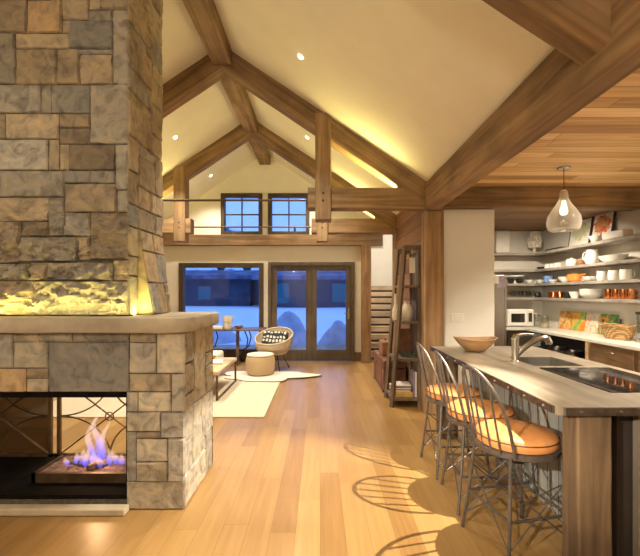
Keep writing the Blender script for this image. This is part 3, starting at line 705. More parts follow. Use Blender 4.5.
# wooden bowl
bw = lathe(B(), [(0, 0), (.07, 0), (.10, .01), (.16, .06), (.205, .115), (.215, .128), (.205, .130), (.15, .075), (.09, .03), (0, .022)], 32, sy=.8)
for v in bw.verts: v.co.z += .012*math.cos(math.atan2(v.co.y, v.co.x)*2)*(v.co.xy.length/.2)**2
tag(obj('wooden_bowl', bw, 'bowlwood', None, (1.54, 3.97, .923), True), 'wide shallow turned wooden bowl at far end of the island top', 'bowl')

# ------------------------------------------------------------------ stools
def make_stool():
    t = thing('bar_stool', 'x', 'bar stool', (0, 0, 0), 0, 'leather bar stools along the island')
    obj('seat_cushion', lathe(B(), [(0, .612), (.20, .612), (.222, .618), (.230, .635), (.230, .655), (.222, .672), (.20, .684), (.12, .694), (0, .697)], 32), 'leather', t, smooth=True)
    for z in (.662,): obj('piping', tube(B(), [(.230*math.cos(a*math.pi/18), .230*math.sin(a*math.pi/18), z) for a in range(36)], .004, 5, True), 'seam', t)
    obj('seat_rim', lathe(B(), [(.17, .575), (.225, .575), (.232, .58), (.232, .607), (.225, .612), (.17, .612), (.17, .575)], 32), 'stoolmetal', t, smooth=True)
    obj('swivel_housing', lathe(B(), [(0, .49), (.05, .495), (.09, .52), (.115, .56), (.12, .578), (0, .578)], 20), 'iron', t, smooth=True)
    # hoop back on the -x side, leaning out
    hw = .195
    def hp(u, z): return (-.215-.10*(z-.58)/.5 + .06*(abs(u)/hw)**2*(1), u, z)
    pts = [hp(-hw*math.cos(math.pi*i/24)*(1.0), .60+.47*math.sin(math.pi*i/24)**.62) for i in range(25)]
    obj('back_hoop', tube(B(), pts, .0095, 8), 'stoolmetal', t, smooth=True)
    for i in range(-2, 3):
        u = i*.062; ca = math.acos(min(1, abs(u)/hw)); zt = .60+.47*math.sin(ca)**.62
        obj('spindle', tube(B(), [hp(u, .595), hp(u, (.595+zt)/2), hp(u, zt)], .006, 6), 'stoolmetal', t, smooth=True)
    cr = [(sx, sy) for sx in (-1, 1) for sy in (-1, 1)]
    def lp(sx, sy, z):
        f = .165+.055*((.59-z)/.59)**1.3
        return (sx*f, sy*f, z)
    for sx, sy in cr: obj('leg', tube(B(), [lp(sx, sy, z) for z in (.59, .45, .3, .15, .004)], [.010, .010, .010, .010, .011], 8), 'stoolmetal', t, smooth=True)
    sd = [((-1, -1), (-1, 1)), ((-1, 1), (1, 1)), ((1, 1), (1, -1)), ((1, -1), (-1, -1))]
    for a, b in sd:
        obj('stretcher', tube(B(), [lp(*a, .25), lp(*b, .25)], .008, 6), 'stoolmetal', t)
        bx_ = B(); tube(bx_, [lp(*a, .10), lp(*b, .42)], .0045, 6); tube(bx_, [lp(*b, .10), lp(*a, .42)], .0045, 6)
        obj('cross_brace', bx_, 'stoolmetal', t)
    return t
st = make_stool()
for i, (x, y, a, lab) in enumerate([(1.175, 2.40, 12.5, 'steel bar stool with round orange leather seat nearest the camera beside the corner post'),
                                 (1.16, 2.90, -3, 'middle of the three steel bar stools with orange leather seats'),
                                 (1.15, 3.44, 2, 'farthest steel bar stool with orange leather seat near the timber post')]):
    o = st if i == 0 else copy_tree(st)
    o.location = (x, y, 0); o.rotation_euler = (0, 0, R(a)); o['label'] = lab

# ------------------------------------------------------------------ pendant
pd = thing('pendant_lamp', 'teardrop glass pendant lamp hanging from the pine kitchen ceiling', 'pendant lamp', (2.56, 4.2, 2.155))
prof = [(.125, 0), (.145, .012), (.158, .05), (.162, .095), (.150, .155), (.112, .22), (.070, .28), (.046, .33), (.038, .38), (.036, .41)]
m, nt, b = mat('pendant_glass'); nt.nodes.remove(b)
tr = N(nt, 'ShaderNodeBsdfTransparent'); tr.inputs[0].default_value = (.95, .93, .88, 1); tl = N(nt, 'ShaderNodeBsdfTranslucent'); tl.inputs[0].default_value = (.9, .86, .78, 1)
gl = N(nt, 'ShaderNodeBsdfGlossy'); gl.inputs['Roughness'].default_value = .08
df = N(nt, 'ShaderNodeBsdfDiffuse'); df.inputs[0].default_value = (.8, .76, .68, 1)
ad = N(nt, 'ShaderNodeMixShader'); ad.inputs[0].default_value = .5; nt.links.new(tl.outputs[0], ad.inputs[1]); nt.links.new(df.outputs[0], ad.inputs[2])
lw = N(nt, 'ShaderNodeLayerWeight'); lw.inputs[0].default_value = .5
m1 = N(nt, 'ShaderNodeMixShader'); nt.links.new(math_n(nt, 'ADD', math_n(nt, 'MULTIPLY', lw.outputs['Facing'], .45), .30), m1.inputs[0]); nt.links.new(tr.outputs[0], m1.inputs[1]); nt.links.new(ad.outputs[0], m1.inputs[2])
m2 = N(nt, 'ShaderNodeMixShader'); m2.inputs[0].default_value = .12; nt.links.new(m1.outputs[0], m2.inputs[1]); nt.links.new(gl.outputs[0], m2.inputs[2])
nt.links.new(m2.outputs[0], nt.nodes['Material Output'].inputs[0]); M['pendantglass'] = m
obj('glass_shade', lathe(B(), prof, 32), 'pendantglass', pd, smooth=True)
obj('light_bulb', lathe(B(), [(0, .16), (.028, .17), (.04, .20), (.034, .235), (.02, .27), (.018, .31), (0, .31)], 16), 'glow', pd, smooth=True)
obj('socket', lathe(B(), [(0, .31), (.03, .31), (.03, .41), (.022, .425), (0, .425)], 14), 'whiteplastic', pd, smooth=True)
obj('cord', tube(B(), [(0, 0, .42), (0, 0, .655)], .004, 6), 'steelrod', pd)
obj('ceiling_canopy', lathe(B(), [(0, .64), (.06, .642), (.065, .65), (.065, .663), (0, .663)], 18), 'chrome', pd, smooth=True)
for lab, (x, y) in zip(('recessed kitchen downlight above the island', 'recessed kitchen downlight at right of the pine ceiling, near', 'recessed kitchen downlight at right of the pine ceiling, far'), KCANS):
    tag(obj('ceiling_light', lathe(B(), [(0, 0), (.04, 0), (.055, -.004), (.06, .01), (0, .01)], 16), 'can', None, (x, y, 2.81)), lab, 'ceiling light', 'kitchen downlights')

point((2.56, 4.2, 2.36), 38, WARM2, .04)
# ------------------------------------------------------------------ kitchen wall units
SD = .28
for z, lab in ((2.20, 'topmost grey wall shelf wrapping the kitchen corner, holding framed prints'), (1.91, 'second grey wall shelf from top holding the white pitcher'),
               (1.667, 'third grey wall shelf from top holding the orange pot and mugs'), (1.42, 'lowest grey wall shelf holding copper cups and glasses')):
    bm = B(); box(bm, XR-SD, XR-.001, 4.70, 7.249, -.042, 0, .004); box(bm, 2.56, XR-SD-.001, 7.249-SD, 7.249, -.042, 0, .004)
    for v in bm.verts: v.co -= Vector((3.4, 6.5, 0))
    tag(obj('wall_shelf', bm, 'shelf', None, (3.4, 6.5, z)), lab, 'shelf', 'grey corner wall shelves')
bm = B(); box(bm, 3.40, XR-.001, 1.2, 7.249, 0, .04, .004); box(bm, 2.56, 3.3995, 6.63, 7.249, 0, .04, .004)
for v in bm.verts: v.co -= Vector((3.4, 6.5, 0))
tag(obj('wall_countertop', bm, 'kcounter', None, (3.4, 6.5, .88)), 'pale L-shaped countertop along kitchen walls below the shelves', 'countertop')
# back run: open dark base with shelf and pots; right run: walnut cabinet units
cb = thing('open_base_cabinet', 'dark open base unit below the far kitchen counter', 'cabinet', (3.0, 6.95, 0))
bm = B(); box(bm, -.42, .38, .26, .29, 0, .878); box(bm, -.42, -.40, -.28, .26, 0, .878); obj('carcass', bm, 'dark', cb)
obj('inner_shelf', box(B(), -.40, .38, -.26, .26, .42, .44), 'dark', cb)
cb = thing('open_base_cabinet', 'dark open base unit under the counter corner, right of the range of pans', 'cabinet', (3.74, 6.1, 0))
bm = B(); box(bm, .25, .28, -.95, 1.13, 0, .878); box(bm, -.28, .25, -.95, -.93, 0, .878); obj('carcass', bm, 'dark', cb)
obj('inner_shelf', box(B(), -.28, .25, -.93, 1.13, .52, .54), 'dark', cb)
for i, (y0, y1) in enumerate(((4.35, 5.10), (3.55, 4.33), (2.75, 3.53))):
    lab = ('walnut drawer cabinet with pale end post under the right counter', 'walnut drawer cabinet at right edge of the picture under the counter', 'walnut drawer cabinet under the right counter beyond the picture edge')[i]
    c = thing('drawer_cabinet', lab, 'cabinet', (3.72, (y0+y1)/2, 0), 0, 'walnut drawer cabinets'); hw = (y1-y0)/2
    obj('carcass', box(B(), -.27, .30, -hw, hw, .06, .878), 'cab', c)
    if i == 0: obj('end_post', box(B(), -.31, -.22, hw-.0, hw+.05, 0, .878, .005), 'lightwood', c)
    for z0, z1 in ((.10, .36), (.38, .62), (.64, .85)):
        d = obj('drawer', box(B(), -.295, -.271, -hw+.02, hw-.02, z0, z1, .004), 'cab', c)
        obj('pull', tube(B(), [(-.295, -.07, (z0+z1)/2+.05), (-.32, -.06, (z0+z1)/2+.05), (-.32, .06, (z0+z1)/2+.05), (-.295, .07, (z0+z1)/2+.05)], .006, 6), 'chrome', d)
fr = thing('refrigerator', 'stainless steel refrigerator showing beyond the right edge of the white panel', 'refrigerator', (2.12, 5.55, 0))
obj('cabinet_body', box(B(), -.45, .25, -.40, .36, .03, 1.73, .006), 'steel', fr)
obj('fridge_door', box(B(), .255, .29, -.39, .35, .6, 1.72, .006), 'steel', fr); obj('freezer_drawer', box(B(), .255, .29, -.39, .35, .08, .59, .006), 'steel', fr)
obj('handle', tube(B(), [(.29, .2, .75), (.325, .2, .78), (.325, .2, 1.5), (.29, .2, 1.53)], .009, 6), 'chrome', fr)
tag(obj('paper_note', rot(box(B(), -.055, .055, -.001, .001, -.075, .075)), 'lilac', None, (2.33, 5.147, 1.645)), 'lilac paper sheet on the refrigerator side', 'paper')
tag(obj('paper_note', rot(box(B(), -.045, .035, -.001, .001, -.05, .05)), 'paper', None, (2.265, 5.144, 1.67)), 'small white paper note at top left of the refrigerator side', 'paper')
sw = thing('light_switch', 'white four gang switch plate low on the white panel', 'light switch', (1.72, 5.016, 1.19))
obj('plate', box(B(), -.085, .085, -.005, .003, -.055, .055, .002), 'whiteplastic', sw)
for i in range(4): obj('rocker', box(B(), -.075+i*.039, -.042+i*.039, -.008, -.005, -.03, .03, .001), 'porc', sw)
tag(obj('thermostat', box(B(), -.03, .03, -.02, 0, -.05, .05, .006), 'whiteplastic', None, (-3.28, YF, 2.34)), 'small white sensor box on far wall above left window corner', 'thermostat')

# ------------------------------------------------------------------ shelf ware
ZS = {1: 2.20, 2: 1.91, 3: 1.667, 4: 1.42, 0: .92}
def RS(px, s, dx=0):                       # point on the right wall run
    X = (3.88 if s else 3.80)+dx; return (X, X*400/(px-320), ZS[s]+.001)
def LS(px, s, dy=0):                       # point on the far wall run
    Y = (7.10 if s else 6.95)+dy; return ((px-320)*Y/400, Y, ZS[s]+.001)
def bowl_bm(r, h, foot=.45, seg=22):
    return lathe(B(), [(0, 0), (r*foot, 0), (r*foot, h*.06), (r*.8, h*.42), (r, h), (r*.96, h), (r*.74, h*.46), (r*.4, h*.14), (0, h*.12)], seg)
def cup_bm(r, h, seg=18, handle=False, ang=0):
    bm = lathe(B(), [(0, 0), (r*.85, 0), (r, h*.1), (r, h), (r*.92, h), (r*.9, h*.12), (0, h*.1)], seg)
    return bm
def put(name, bm, m, p, label, cat, group=None, rz=0, smooth=True):
    return tag(obj(name, bm, m, None, p, smooth, rz), label, cat, group)
def mug(p, r, h, m, label, group, ang=-2.2, cat='mug'):
    t = thing('mug', label, cat, p, 0, group)
    obj('cup', cup_bm(r, h), m, t, smooth=True)
    ca, sa = math.cos(ang), math.sin(ang)
    obj('handle', tube(B(), [((r-.003+q)*ca, (r-.003+q)*sa, z) for q, z in ((0, h*.8), (.025, h*.78), (.034, h*.5), (.022, h*.25), (0, h*.2))], .005, 6), m, t, smooth=True)
# top shelf
put('storage_bin', box(B(), -.13, .12, -.09, .09, 0, .40, .03, 3), 'beigebox', LS(501, 1), 'pale rounded storage bin at left end of the top shelf', 'bin')
ar = thing('artichoke_ornament', 'carved pale artichoke ornament on a small foot on the top shelf', 'ornament', LS(534.5, 1))
obj('foot', lathe(B(), [(0, 0), (.075, 0), (.07, .015), (.03, .035), (.028, .07), (.05, .09), (0, .095)], 18), 'cream', ar, smooth=True)
bm = lathe(B(), [(0, .085), (.06, .095), (.095, .15), (.10, .21), (.08, .28), (.045, .34), (0, .375)], 24)
bm2 = B()
for k in range(6):
    for q in range(9):
        a = 2*math.pi*(q+.5*(k % 2))/9; z = .11+k*.045; r_ = [.085, .10, .103, .092, .07, .045][k]
        tube(bm2, [(r_*.9*math.cos(a), r_*.9*math.sin(a), z), (r_*1.08*math.cos(a), r_*1.08*math.sin(a), z+.03), (r_*.95*math.cos(a), r_*.95*math.sin(a), z+.06)], [.03, .024, .004], 6)
obj('scale_leaf', bm2, 'cream', ar, smooth=True); obj('core', bm, 'cream', ar, smooth=True)
put('serving_tray', box(B(), -.07, .07, -.22, .22, 0, .025, .008, 2), 'black', RS(557, 1, -.05), 'flat black tray lying on the top shelf behind the pendant', 'tray')
def leaning(name, p, w_, h_, tilt, m, frame, label, cat, yaw=90, group=None, fr_=.015):
    """upright sheet leaning back, facing local -y then turned by yaw"""
    t = thing(name, label, cat, p, R(yaw-180), group)
    if frame:
        f = B(); box(f, -w_/2, w_/2, .004, .02, 0, h_)
        for a in ((-w_/2-fr_, -w_/2, 0, h_), (w_/2, w_/2+fr_, 0, h_), (-w_/2-fr_, w_/2+fr_, -fr_, 0), (-w_/2-fr_, w_/2+fr_, h_, h_+fr_)): box(f, a[0], a[1], -.006, .02, a[2], a[3])
        rot(f, rx=-tilt, t=(0, 0, fr_)); obj('frame', f, frame, t)
        bm = box(B(), -w_/2, w_/2, -.002, .004, 0, h_); rot(bm, rx=-tilt, t=(0, 0, fr_)); obj('print', bm, m, t)
    else:
        bm = box(B(), -w_/2, w_/2, 0, .03, 0, h_); rot(bm, rx=-tilt); obj('cover', bm, m, t)
    return t
leaning('framed_print', RS(578, 1, .055), .46, .40, R(9), 'leafprint', 'frame', 'framed pale print with green leaves at bottom, left of the flower print', 'picture', 90)
leaning('framed_print', RS(600, 1, .055), .38, .43, R(9), 'redflower', 'frame', 'framed print of red flowers on white leaning on the top shelf', 'picture', 90)
put('sauce_boat', bowl_bm(.085, .09), 'porc', RS(596, 1, -.045), 'white ceramic sauce bowl in front of the red flower print', 'bowl')
put('baking_dish', box(B(), -.07, .07, -.19, .19, 0, .10, .02, 2), 'beigebox', RS(617, 1, -.05), 'long beige rectangular dish at right end of the top shelf', 'dish')
# second shelf
put('black_ladle', lathe(B(), [(0, 0), (.05, 0), (.075, .03), (.08, .05), (.07, .05), (.04, .02), (0, .02)], 16), 'black', LS(541.5, 2), 'small black dish at the corner of the second shelf', 'dish')
for i, px in enumerate((548, 553, 558)):
    mug(RS(px, 2), .055, .075, 'porc', ('first', 'second', 'third')[i]+' small white cup from the corner on the second shelf', 'small white cups on the second shelf')
put('white_jar', lathe(B(), [(0, 0), (.06, 0), (.075, .03), (.075, .09), (.06, .11), (.02, .115), (.015, .13), (0, .132)], 18), 'porc', RS(571.5, 2), 'round white lidded jar left of the brown pot on the second shelf', 'jar')
put('brown_pot', lathe(B(), [(0, 0), (.05, 0), (.07, .03), (.068, .065), (.05, .08), (0, .082)], 18), 'brown', RS(581.5, 2), 'small brown pot between white jar and white pitcher', 'pot')
pt = thing('white_pitcher', 'tall white ceramic pitcher on the second shelf', 'pitcher', RS(592, 2))
obj('jug_body', lathe(B(), [(0, 0), (.07, 0), (.09, .05), (.09, .11), (.07, .16), (.065, .19), (.075, .205), (.068, .203), (.055, .17), (0, .15)], 20), 'porc', pt, smooth=True)
obj('handle', tube(B(), [(-.03, .065, .18), (-.04, .12, .175), (-.045, .135, .11), (-.04, .085, .05)], .009, 8), 'porc', pt, smooth=True)
put('white_platter', bowl_bm(.24, .085, .6, 28), 'porc', RS(613, 2), 'long white oval dish at right end of the second shelf', 'dish')
bpy.data.objects['white_platter'].scale = (.52, 1, 1)
# third shelf
for i, px in enumerate((511, 519)):
    put('dark_bowl', bowl_bm(.06, .085), 'black', LS(px, 3, -.04), ('left', 'right')[i]+' small dark bowl at left end of the third shelf', 'bowl', 'dark bowls')
cs_ = put('cake_stand', lathe(B(), [(0, 0), (.05, 0), (.045, .01), (.018, .03), (.016, .10), (.05, .115), (.155, .122), (.16, .14), (.15, .138), (0, .128)], 24), 'porc', LS(515, 3, .03), 'white footed cake stand above dark bowls on the third shelf', 'cake stand')
for i, px in enumerate((529.5, 540)):
    put('white_bowl', bowl_bm(.075, .065), 'porc', LS(px, 3), ('small white bowl right of the cake stand on the third shelf', 'small white bowl left of the blue cup on the third shelf')[i], 'bowl')
mug(RS(548.5, 3, -.04), .07, .115, 'blue', 'blue and white glazed mug in the corner of the third shelf', None)
put('white_bowl', bowl_bm(.10, .09), 'porc', RS(565, 3, .045), 'wide white bowl left of the orange pot on the third shelf', 'bowl')
put('white_bowl', bowl_bm(.07, .05), 'porc', RS(553, 3, -.085), 'shallow white bowl in front of the blue mug', 'bowl')
ot = thing('orange_pot', 'bright orange enamel pot on the third shelf', 'pot', RS(576, 3))
obj('pot_body', lathe(B(), [(0, 0), (.10, 0), (.12, .02), (.122, .11), (.115, .112), (.05, .13), (0, .135)], 22), 'orange', ot, smooth=True)
obj('handle', tube(B(), [(-.02, -.11, .09), (-.03, -.20, .10), (-.03, -.26, .105)], .012, 8), 'orange', ot, smooth=True)
for i in range(4):
    p = RS(591, 3); put('white_plate', lathe(B(), [(0, 0), (.08, 0), (.12, .014), (.118, .018), (.078, .006), (0, .006)], 22), 'porc', (p[0], p[1], p[2]+i*.017), ('lowest', 'second lowest', 'second highest', 'top')[i]+' white plate of the short stack beside the orange pot', 'plate', 'white plates stacked on the third shelf')
for i, px in enumerate((602.5, 614, 626)):
    mug(RS(px, 3), .068, .13, 'porc', ('leftmost', 'middle', 'rightmost')[i]+' of the three tall white mugs at right end of third shelf', 'tall white mugs', -1.2)
# lowest shelf
for i in range(7):
    px = 509.5+i*3.7
    put('drinking_glass', cup_bm(.034, .125, 14), 'clear', LS(px, 4, (.05 if i % 2 else -.04)), ('first', 'second', 'third', 'fourth', 'fifth', 'sixth', 'seventh')[i]+' clear drinking glass from left on the lowest shelf', 'glass', 'drinking glasses')
put('dark_jar', lathe(B(), [(0, 0), (.04, 0), (.055, .03), (.05, .08), (.03, .1), (0, .1)], 16), 'black', LS(537.5, 4), 'round dark jar right of the drinking glasses', 'jar')
for i, px in enumerate((553.5, 560)):
    put('copper_pot', cup_bm(.075, .10), 'copper', RS(px, 4), ('left', 'right')[i]+' of two small copper pots in the corner of the lowest shelf', 'pot', 'small copper pots')
put('dark_jar', cup_bm(.05, .09), 'black', RS(567, 4), 'small black cup beside the copper pots on the lowest shelf', 'cup')
put('white_bowl', bowl_bm(.085, .10, .6), 'porc', RS(575, 4), 'deep white bowl right of the black cup on lowest shelf', 'bowl')
for i in range(4):
    p = RS(591.5, 4); put('large_bowl', lathe(B(), [(0, 0), (.09, 0), (.15, .06), (.152, .07), (.145, .07), (.085, .012), (0, .012)], 26), 'porc', (p[0]+.0, p[1], p[2]+i*.022), ('lowest', 'second lowest', 'second highest', 'top')[i]+' of the wide white bowls nested on the lowest shelf', 'bowl', 'white nested bowls')
for i, px in enumerate((608, 615.5, 623, 630.5)):
    mug(RS(px, 4), .052, .13, 'copper', ('first', 'second', 'third', 'fourth')[i]+' hammered copper mug from the left beside the nested bowls', 'copper mugs', -.6)
# counter items
mw = thing('microwave_oven', 'white microwave oven on the far counter beside the refrigerator', 'microwave', LS(516, 0, .03))
obj('case', box(B(), -.22, .22, -.17, .17, .01, .30, .012, 2), 'whiteplastic', mw)
obj('oven_door', box(B(), -.20, .09, -.182, -.171, .03, .28, .004), 'whiteplastic', mw); obj('door_window', box(B(), -.17, .06, -.185, -.1825, .08, .23), 'blackglass', mw)
obj('control_panel', box(B(), .11, .20, -.18, -.171, .03, .28), 'beigebox', mw); obj('keypad', box(B(), .125, .185, -.184, -.1805, .09, .24), 'dark', mw)
for px, lab in ((536.5, 'glass storage jar with steel lid nearest the microwave'), (549, 'glass storage jar with steel lid beside the carrot picture')):
    j = thing('storage_jar', lab, 'jar', LS(px, 0) if px < 540 else (3.72, 6.62, .921), 0, 'glass storage jars')
    obj('glass_body', lathe(B(), [(0, 0), (.06, 0), (.065, .01), (.065, .16), (.055, .18), (.05, .18), (.06, .158), (.06, .01), (0, .008)], 18), 'clear', j, smooth=True)
    obj('contents', lathe(B(), [(0, .009), (.058, .009), (.058, .09), (0, .095)], 16), 'cream', j, smooth=True); obj('lid', lathe(B(), [(0, .18), (.06, .18), (.06, .205), (0, .21)], 18), 'steel', j, smooth=True)
for px, m, lab, sx in ((563.5, 'carrot', 'picture of orange carrots standing on the counter, first from the corner', .30), (577, 'pumpkin', 'green and orange picture standing on the counter, second from the corner', .30), (590.5, 'poppy', 'pale pink vegetable picture standing on the counter, third from the corner', .28), (606, 'garden', 'dark green picture partly behind the wicker basket', .30)):
    leaning('vegetable_picture', RS(px, 0, .14), sx, .29, R(8), m, None, lab, 'picture', 90, 'vegetable pictures on the counter')
bk = thing('wicker_basket', 'oval woven wicker basket on the right counter', 'basket', RS(618, 0, -.04))
bm = lathe(B(), [(0, 0), (.14, 0), (.17, .06), (.19, .16), (.195, .17), (.185, .17), (.16, .06), (.13, .012), (0, .012)], 28, sx=.85, sy=1.15)
obj('woven_body', bm, 'basket', bk, smooth=True); obj('rolled_rim', tube(B(), [(.85*.19*math.cos(a*math.pi/16), 1.15*.19*math.sin(a*math.pi/16), .168) for a in range(32)], .012, 8, True), 'basket', bk, smooth=True)
put('dark_bottle', lathe(B(), [(0, 0), (.03, 0), (.032, .16), (.012, .2), (.012, .24), (0, .24)], 14), 'black', (3.92, 5.22, .921), 'small dark bottle standing behind the wicker basket', 'bottle')
bl = thing('glass_canister', 'tall glass canister with black lid at right edge of counter', 'canister', (3.74, 4.63, .921))
obj('glass_body', lathe(B(), [(0, 0), (.06, 0), (.065, .01), (.065, .33), (.058, .33), (.058, .012), (0, .01)], 18), 'clear', bl, smooth=True); obj('lid', lathe(B(), [(0, .33), (.072, .33), (.072, .36), (0, .365)], 18), 'black', bl, smooth=True)
# pans under the counter, books
for i, (x, y, z, r_) in enumerate(((3.62, 5.75, .541, .15), (3.64, 6.15, .541, .13))):
    p = thing('saucepan', ('larger steel saucepan under the right counter', 'smaller steel saucepan under the right counter, further back')[i], 'saucepan', (x, y, z))
    obj('pan_body', cup_bm(r_, .13, 22), 'steel', p, smooth=True); obj('handle', tube(B(), [(-r_+.005, 0, .11), (-r_-.05, 0, .13), (-r_-.09, 0, .135)], .009, 6), 'steel', p, smooth=True)
for i, (x, m) in enumerate(((2.86, 'redbook'), (2.91, 'paper'), (2.955, 'redbook'))):
    put('cookbook', box(B(), -.02, .02, -.1, .1, 0, .26, .003), m, (x, 6.78, .441), ('red cookbook at left', 'white cookbook between the red ones', 'second red cookbook')[i]+' under the far counter', 'book', 'cookbooks under the counter', 0, False)

# ------------------------------------------------------------------ ladder shelf and chest against the plank wall
ls = thing('ladder_shelf', 'tall leaning aged wood ladder shelf against the plank wall', 'shelf unit', (1.12, 5.5, 0))
LX = lambda z: -.175+.17*z/2.12            # front stile x at height z
for y in (-.24, .24):
    obj('stile', tube(B(), [(LX(0), y, .0), (LX(2.12), y, 2.12)], .032, 4), 'shelfwood', ls)
    obj('rear_stile', box(B(), .165, .205, y-.02, y+.02, 0, 2.13, .003), 'shelfwood', ls)
for z in (.12, .64, 1.13, 1.606): obj('shelf_board', box(B(), LX(z)-.01, .19, -.26, .26, z-.035, z, .003), 'shelfwood', ls)
bm = B(); box(bm, LX(2.1)-.02, .21, -.265, -.215, 2.06, 2.13, .004); box(bm, LX(2.1)-.02, .21, .215, .265, 2.06, 2.13, .004); box(bm, .17, .20, -.24, .24, 2.05, 2.12)
for k in range(3): box(bm, .195, .21, -.2+k*.14, -.08+k*.14, .15, 2.05)
obj('back_slats', bm, 'shelfwood', ls)
tg = put('hanging_tag', tube(box(B(), -.035, .035, -.003, .003, -.10, .10), [(0, 0, .09), (0, .02, .215)], .003, 5), 'paper', (1.20, 5.205, 1.86), 'white paper tag hanging at the top of the ladder shelf', 'tag', None, 0, False)
put('cream_vase', lathe(B(), [(0, 0), (.05, 0), (.085, .06), (.09, .12), (.06, .19), (.035, .23), (.045, .26), (.03, .255), (0, .2)], 20), 'cream', (1.165, 5.36, 1.131), 'round-bellied cream vase on the ladder shelf', 'vase')
put('cream_bottle', lathe(B(), [(0, 0), (.04, 0), (.05, .05), (.045, .14), (.02, .22), (.018, .34), (.024, .36), (0, .36)], 18), 'cream', (1.04, 5.50, 1.131), 'slender cream bottle left of the round vase on ladder shelf', 'bottle')
put('upright_book', box(B(), -.02, .02, -.08, .08, 0, .27, .003), 'lilac', (1.275, 5.45, 1.131), 'grey upright book right of the cream vase', 'book', None, 0, False)
put('framed_picture', box(B(), -.10, .10, -.012, .012, 0, .36, .004), 'trunk', (1.19, 5.62, .641), 'reddish brown framed panel standing on the middle ladder shelf', 'picture', None, 0, False)
bm = B()
for k in range(70):
    a, r_ = random.uniform(0, 6.28), random.uniform(.0, .09); tube(bm, [(r_*math.cos(a), r_*math.sin(a), .01), (1.3*r_*math.cos(a+.3), 1.3*r_*math.sin(a+.3), random.uniform(.03, .08))], [.008, .002], 4)
put('dried_wreath', bm, 'green', (1.17, 5.36, .641), 'dark dried greenery lying on the middle ladder shelf', 'greenery', None, 0, False)
put('yellow_box', box(B(), -.12, .11, -.12, .12, 0, .075, .004), 'yellow', (1.115, 5.40, .121), 'flat yellow box on the bottom ladder shelf', 'box', None, 0, False)
for k in range(5):
    put('magazine', box(B(), -.10, .10, -.12, .12, 0, .016, .002), ('paper', 'lilac', 'paper', 'trunk', 'paper')[k], (1.10+random.uniform(-.01, .01), 5.40, .197+k*.0175), ('lowest', 'second', 'middle', 'fourth', 'top')[k]+' magazine of the pile on the yellow box', 'magazine', 'magazines piled on the yellow box', random.uniform(-.1, .1), False)
for k, m in enumerate(('lilac', 'paper')):
    put('upright_magazine', box(B(), -.011, .011, -.11, .11, 0, .33, .002), m, (1.245+k*.026, 5.40, .121), ('lilac', 'white')[k]+' magazine standing at the right of the bottom ladder shelf', 'magazine', None, 0, False)
ch = thing('travel_chest', 'worn reddish leather trunk along the plank wall behind the ladder shelf', 'chest', (1.12, 6.55, 0))
obj('body', box(B(), -.17, .17, -.55, .55, .03, .36, .012, 2), 'trunk', ch); obj('lid', box(B(), -.175, .175, -.555, .555, .365, .49, .02, 2), 'trunk', ch)
for y in (-.35, .35): obj('strap', box(B(), -.182, .182, y-.025, y+.025, .03, .497), 'brown', ch)
for sx in (-.14, .14):
    for sy in (-.5, .5): obj('foot', box(B(), sx-.03, sx+.03, sy-.03, sy+.03, 0, .03), 'iron', ch)
bg_ = thing('leather_case', 'tan leather case standing on the trunk', 'case', (1.07, 6.55, .499))
obj('case_body', box(B(), -.08, .08, -.17, .17, 0, .22, .02, 2), 'brown', bg_); obj('handle', tube(B(), [(0, -.06, .215), (0, -.05, .26), (0, .05, .26), (0, .06, .215)], .008, 6), 'brown', bg_)
put('white_bag', lathe(B(), [(0, 0), (.06, 0), (.075, .06), (.06, .13), (.045, .15), (.05, .17), (0, .16)], 14), 'paper', (1.02, 5.86, .001), 'small white cloth bag on floor between trunk and ladder shelf', 'bag')
# stair
sr = thing('staircase', 'pale wooden staircase rising beyond the plank wall', 'staircase', (1.62, 9.0, 0))
for k in range(10):
    obj('tread', box(B(), -.48, .50, k*.26-.02, k*.26+.27, (k+1)*.17-.12, (k+1)*.17, .005), 'stair', sr)
for x in (-.50, .52): 
    bm = B(); prism(bm, [(-.02, 0), (.15, 0), (2.56, 1.58), (2.56, 1.74), (2.45, 1.68), (-.02, .10)], lambda p: (x-.02, p[0], p[1]), lambda p: (x+.02, p[0], p[1])); obj('stringer', bm, 'shelfwood', sr)
bm = B()
for k in range(9): box(bm, -.48, .50, k*.26+.255, k*.26+.27, (k+1)*.17, (k+2)*.17-.12)
obj('riser_gap_dark', bm, 'dark', sr)  # near-black boards stand for the shade in the open riser gaps

# ------------------------------------------------------------------ living area
tag(obj('area_rug', box(B(), -1.5, 1.5, -1.2, 1.2, .001, .014, .004), 'rug', None, (-2.17, 6.0, 0)), 'large cream wool area rug under the coffee table', 'rug')
rug = B(); pts = []
for i in range(60):
    a = 2*math.pi*i/60; r_ = 1+.16*math.sin(3*a+.6)+.10*math.sin(5*a+2)+.05*math.sin(9*a)
    pts.append((.80*r_*math.cos(a), .42*r_*math.sin(a)))
hd = thing('hide_rug', 'white animal hide rug with dark edge under the pouf', 'rug', (-.95, 7.15, .015))
prism(rug, pts, lambda p: (p[0], p[1], .002), lambda p: (p[0], p[1], .012)); obj('pelt', rug, 'hide', hd)
obj('dark_edge', tube(B(), [(p[0], p[1], .006) for p in pts], .007, 5, True), 'hidedge', hd)
cf = thing('coffee_table', 'pale oak coffee table on thin bronze frame legs beside the fireplace', 'coffee table', (-1.90, 6.12, .015))
obj('tabletop', box(B(), -.50, .50, -.62, .62, .35, .40, .006), 'lightwood', cf)
for x in (-.48, .48):
    for y in (-.60, .60): obj('leg', box(B(), x-.014, x+.014, y-.014, y+.014, 0, .35), 'rust', cf)
    obj('side_rail', box(B(), x-.012, x+.012, -.59, .59, 0.002, .024), 'rust', cf)
put('table_book', box(B(), -.11, .11, -.15, .15, 0, .03, .003), 'paper', (-1.62, 6.2, .416), 'white book lying on the coffee table', 'book', None, .2, False)
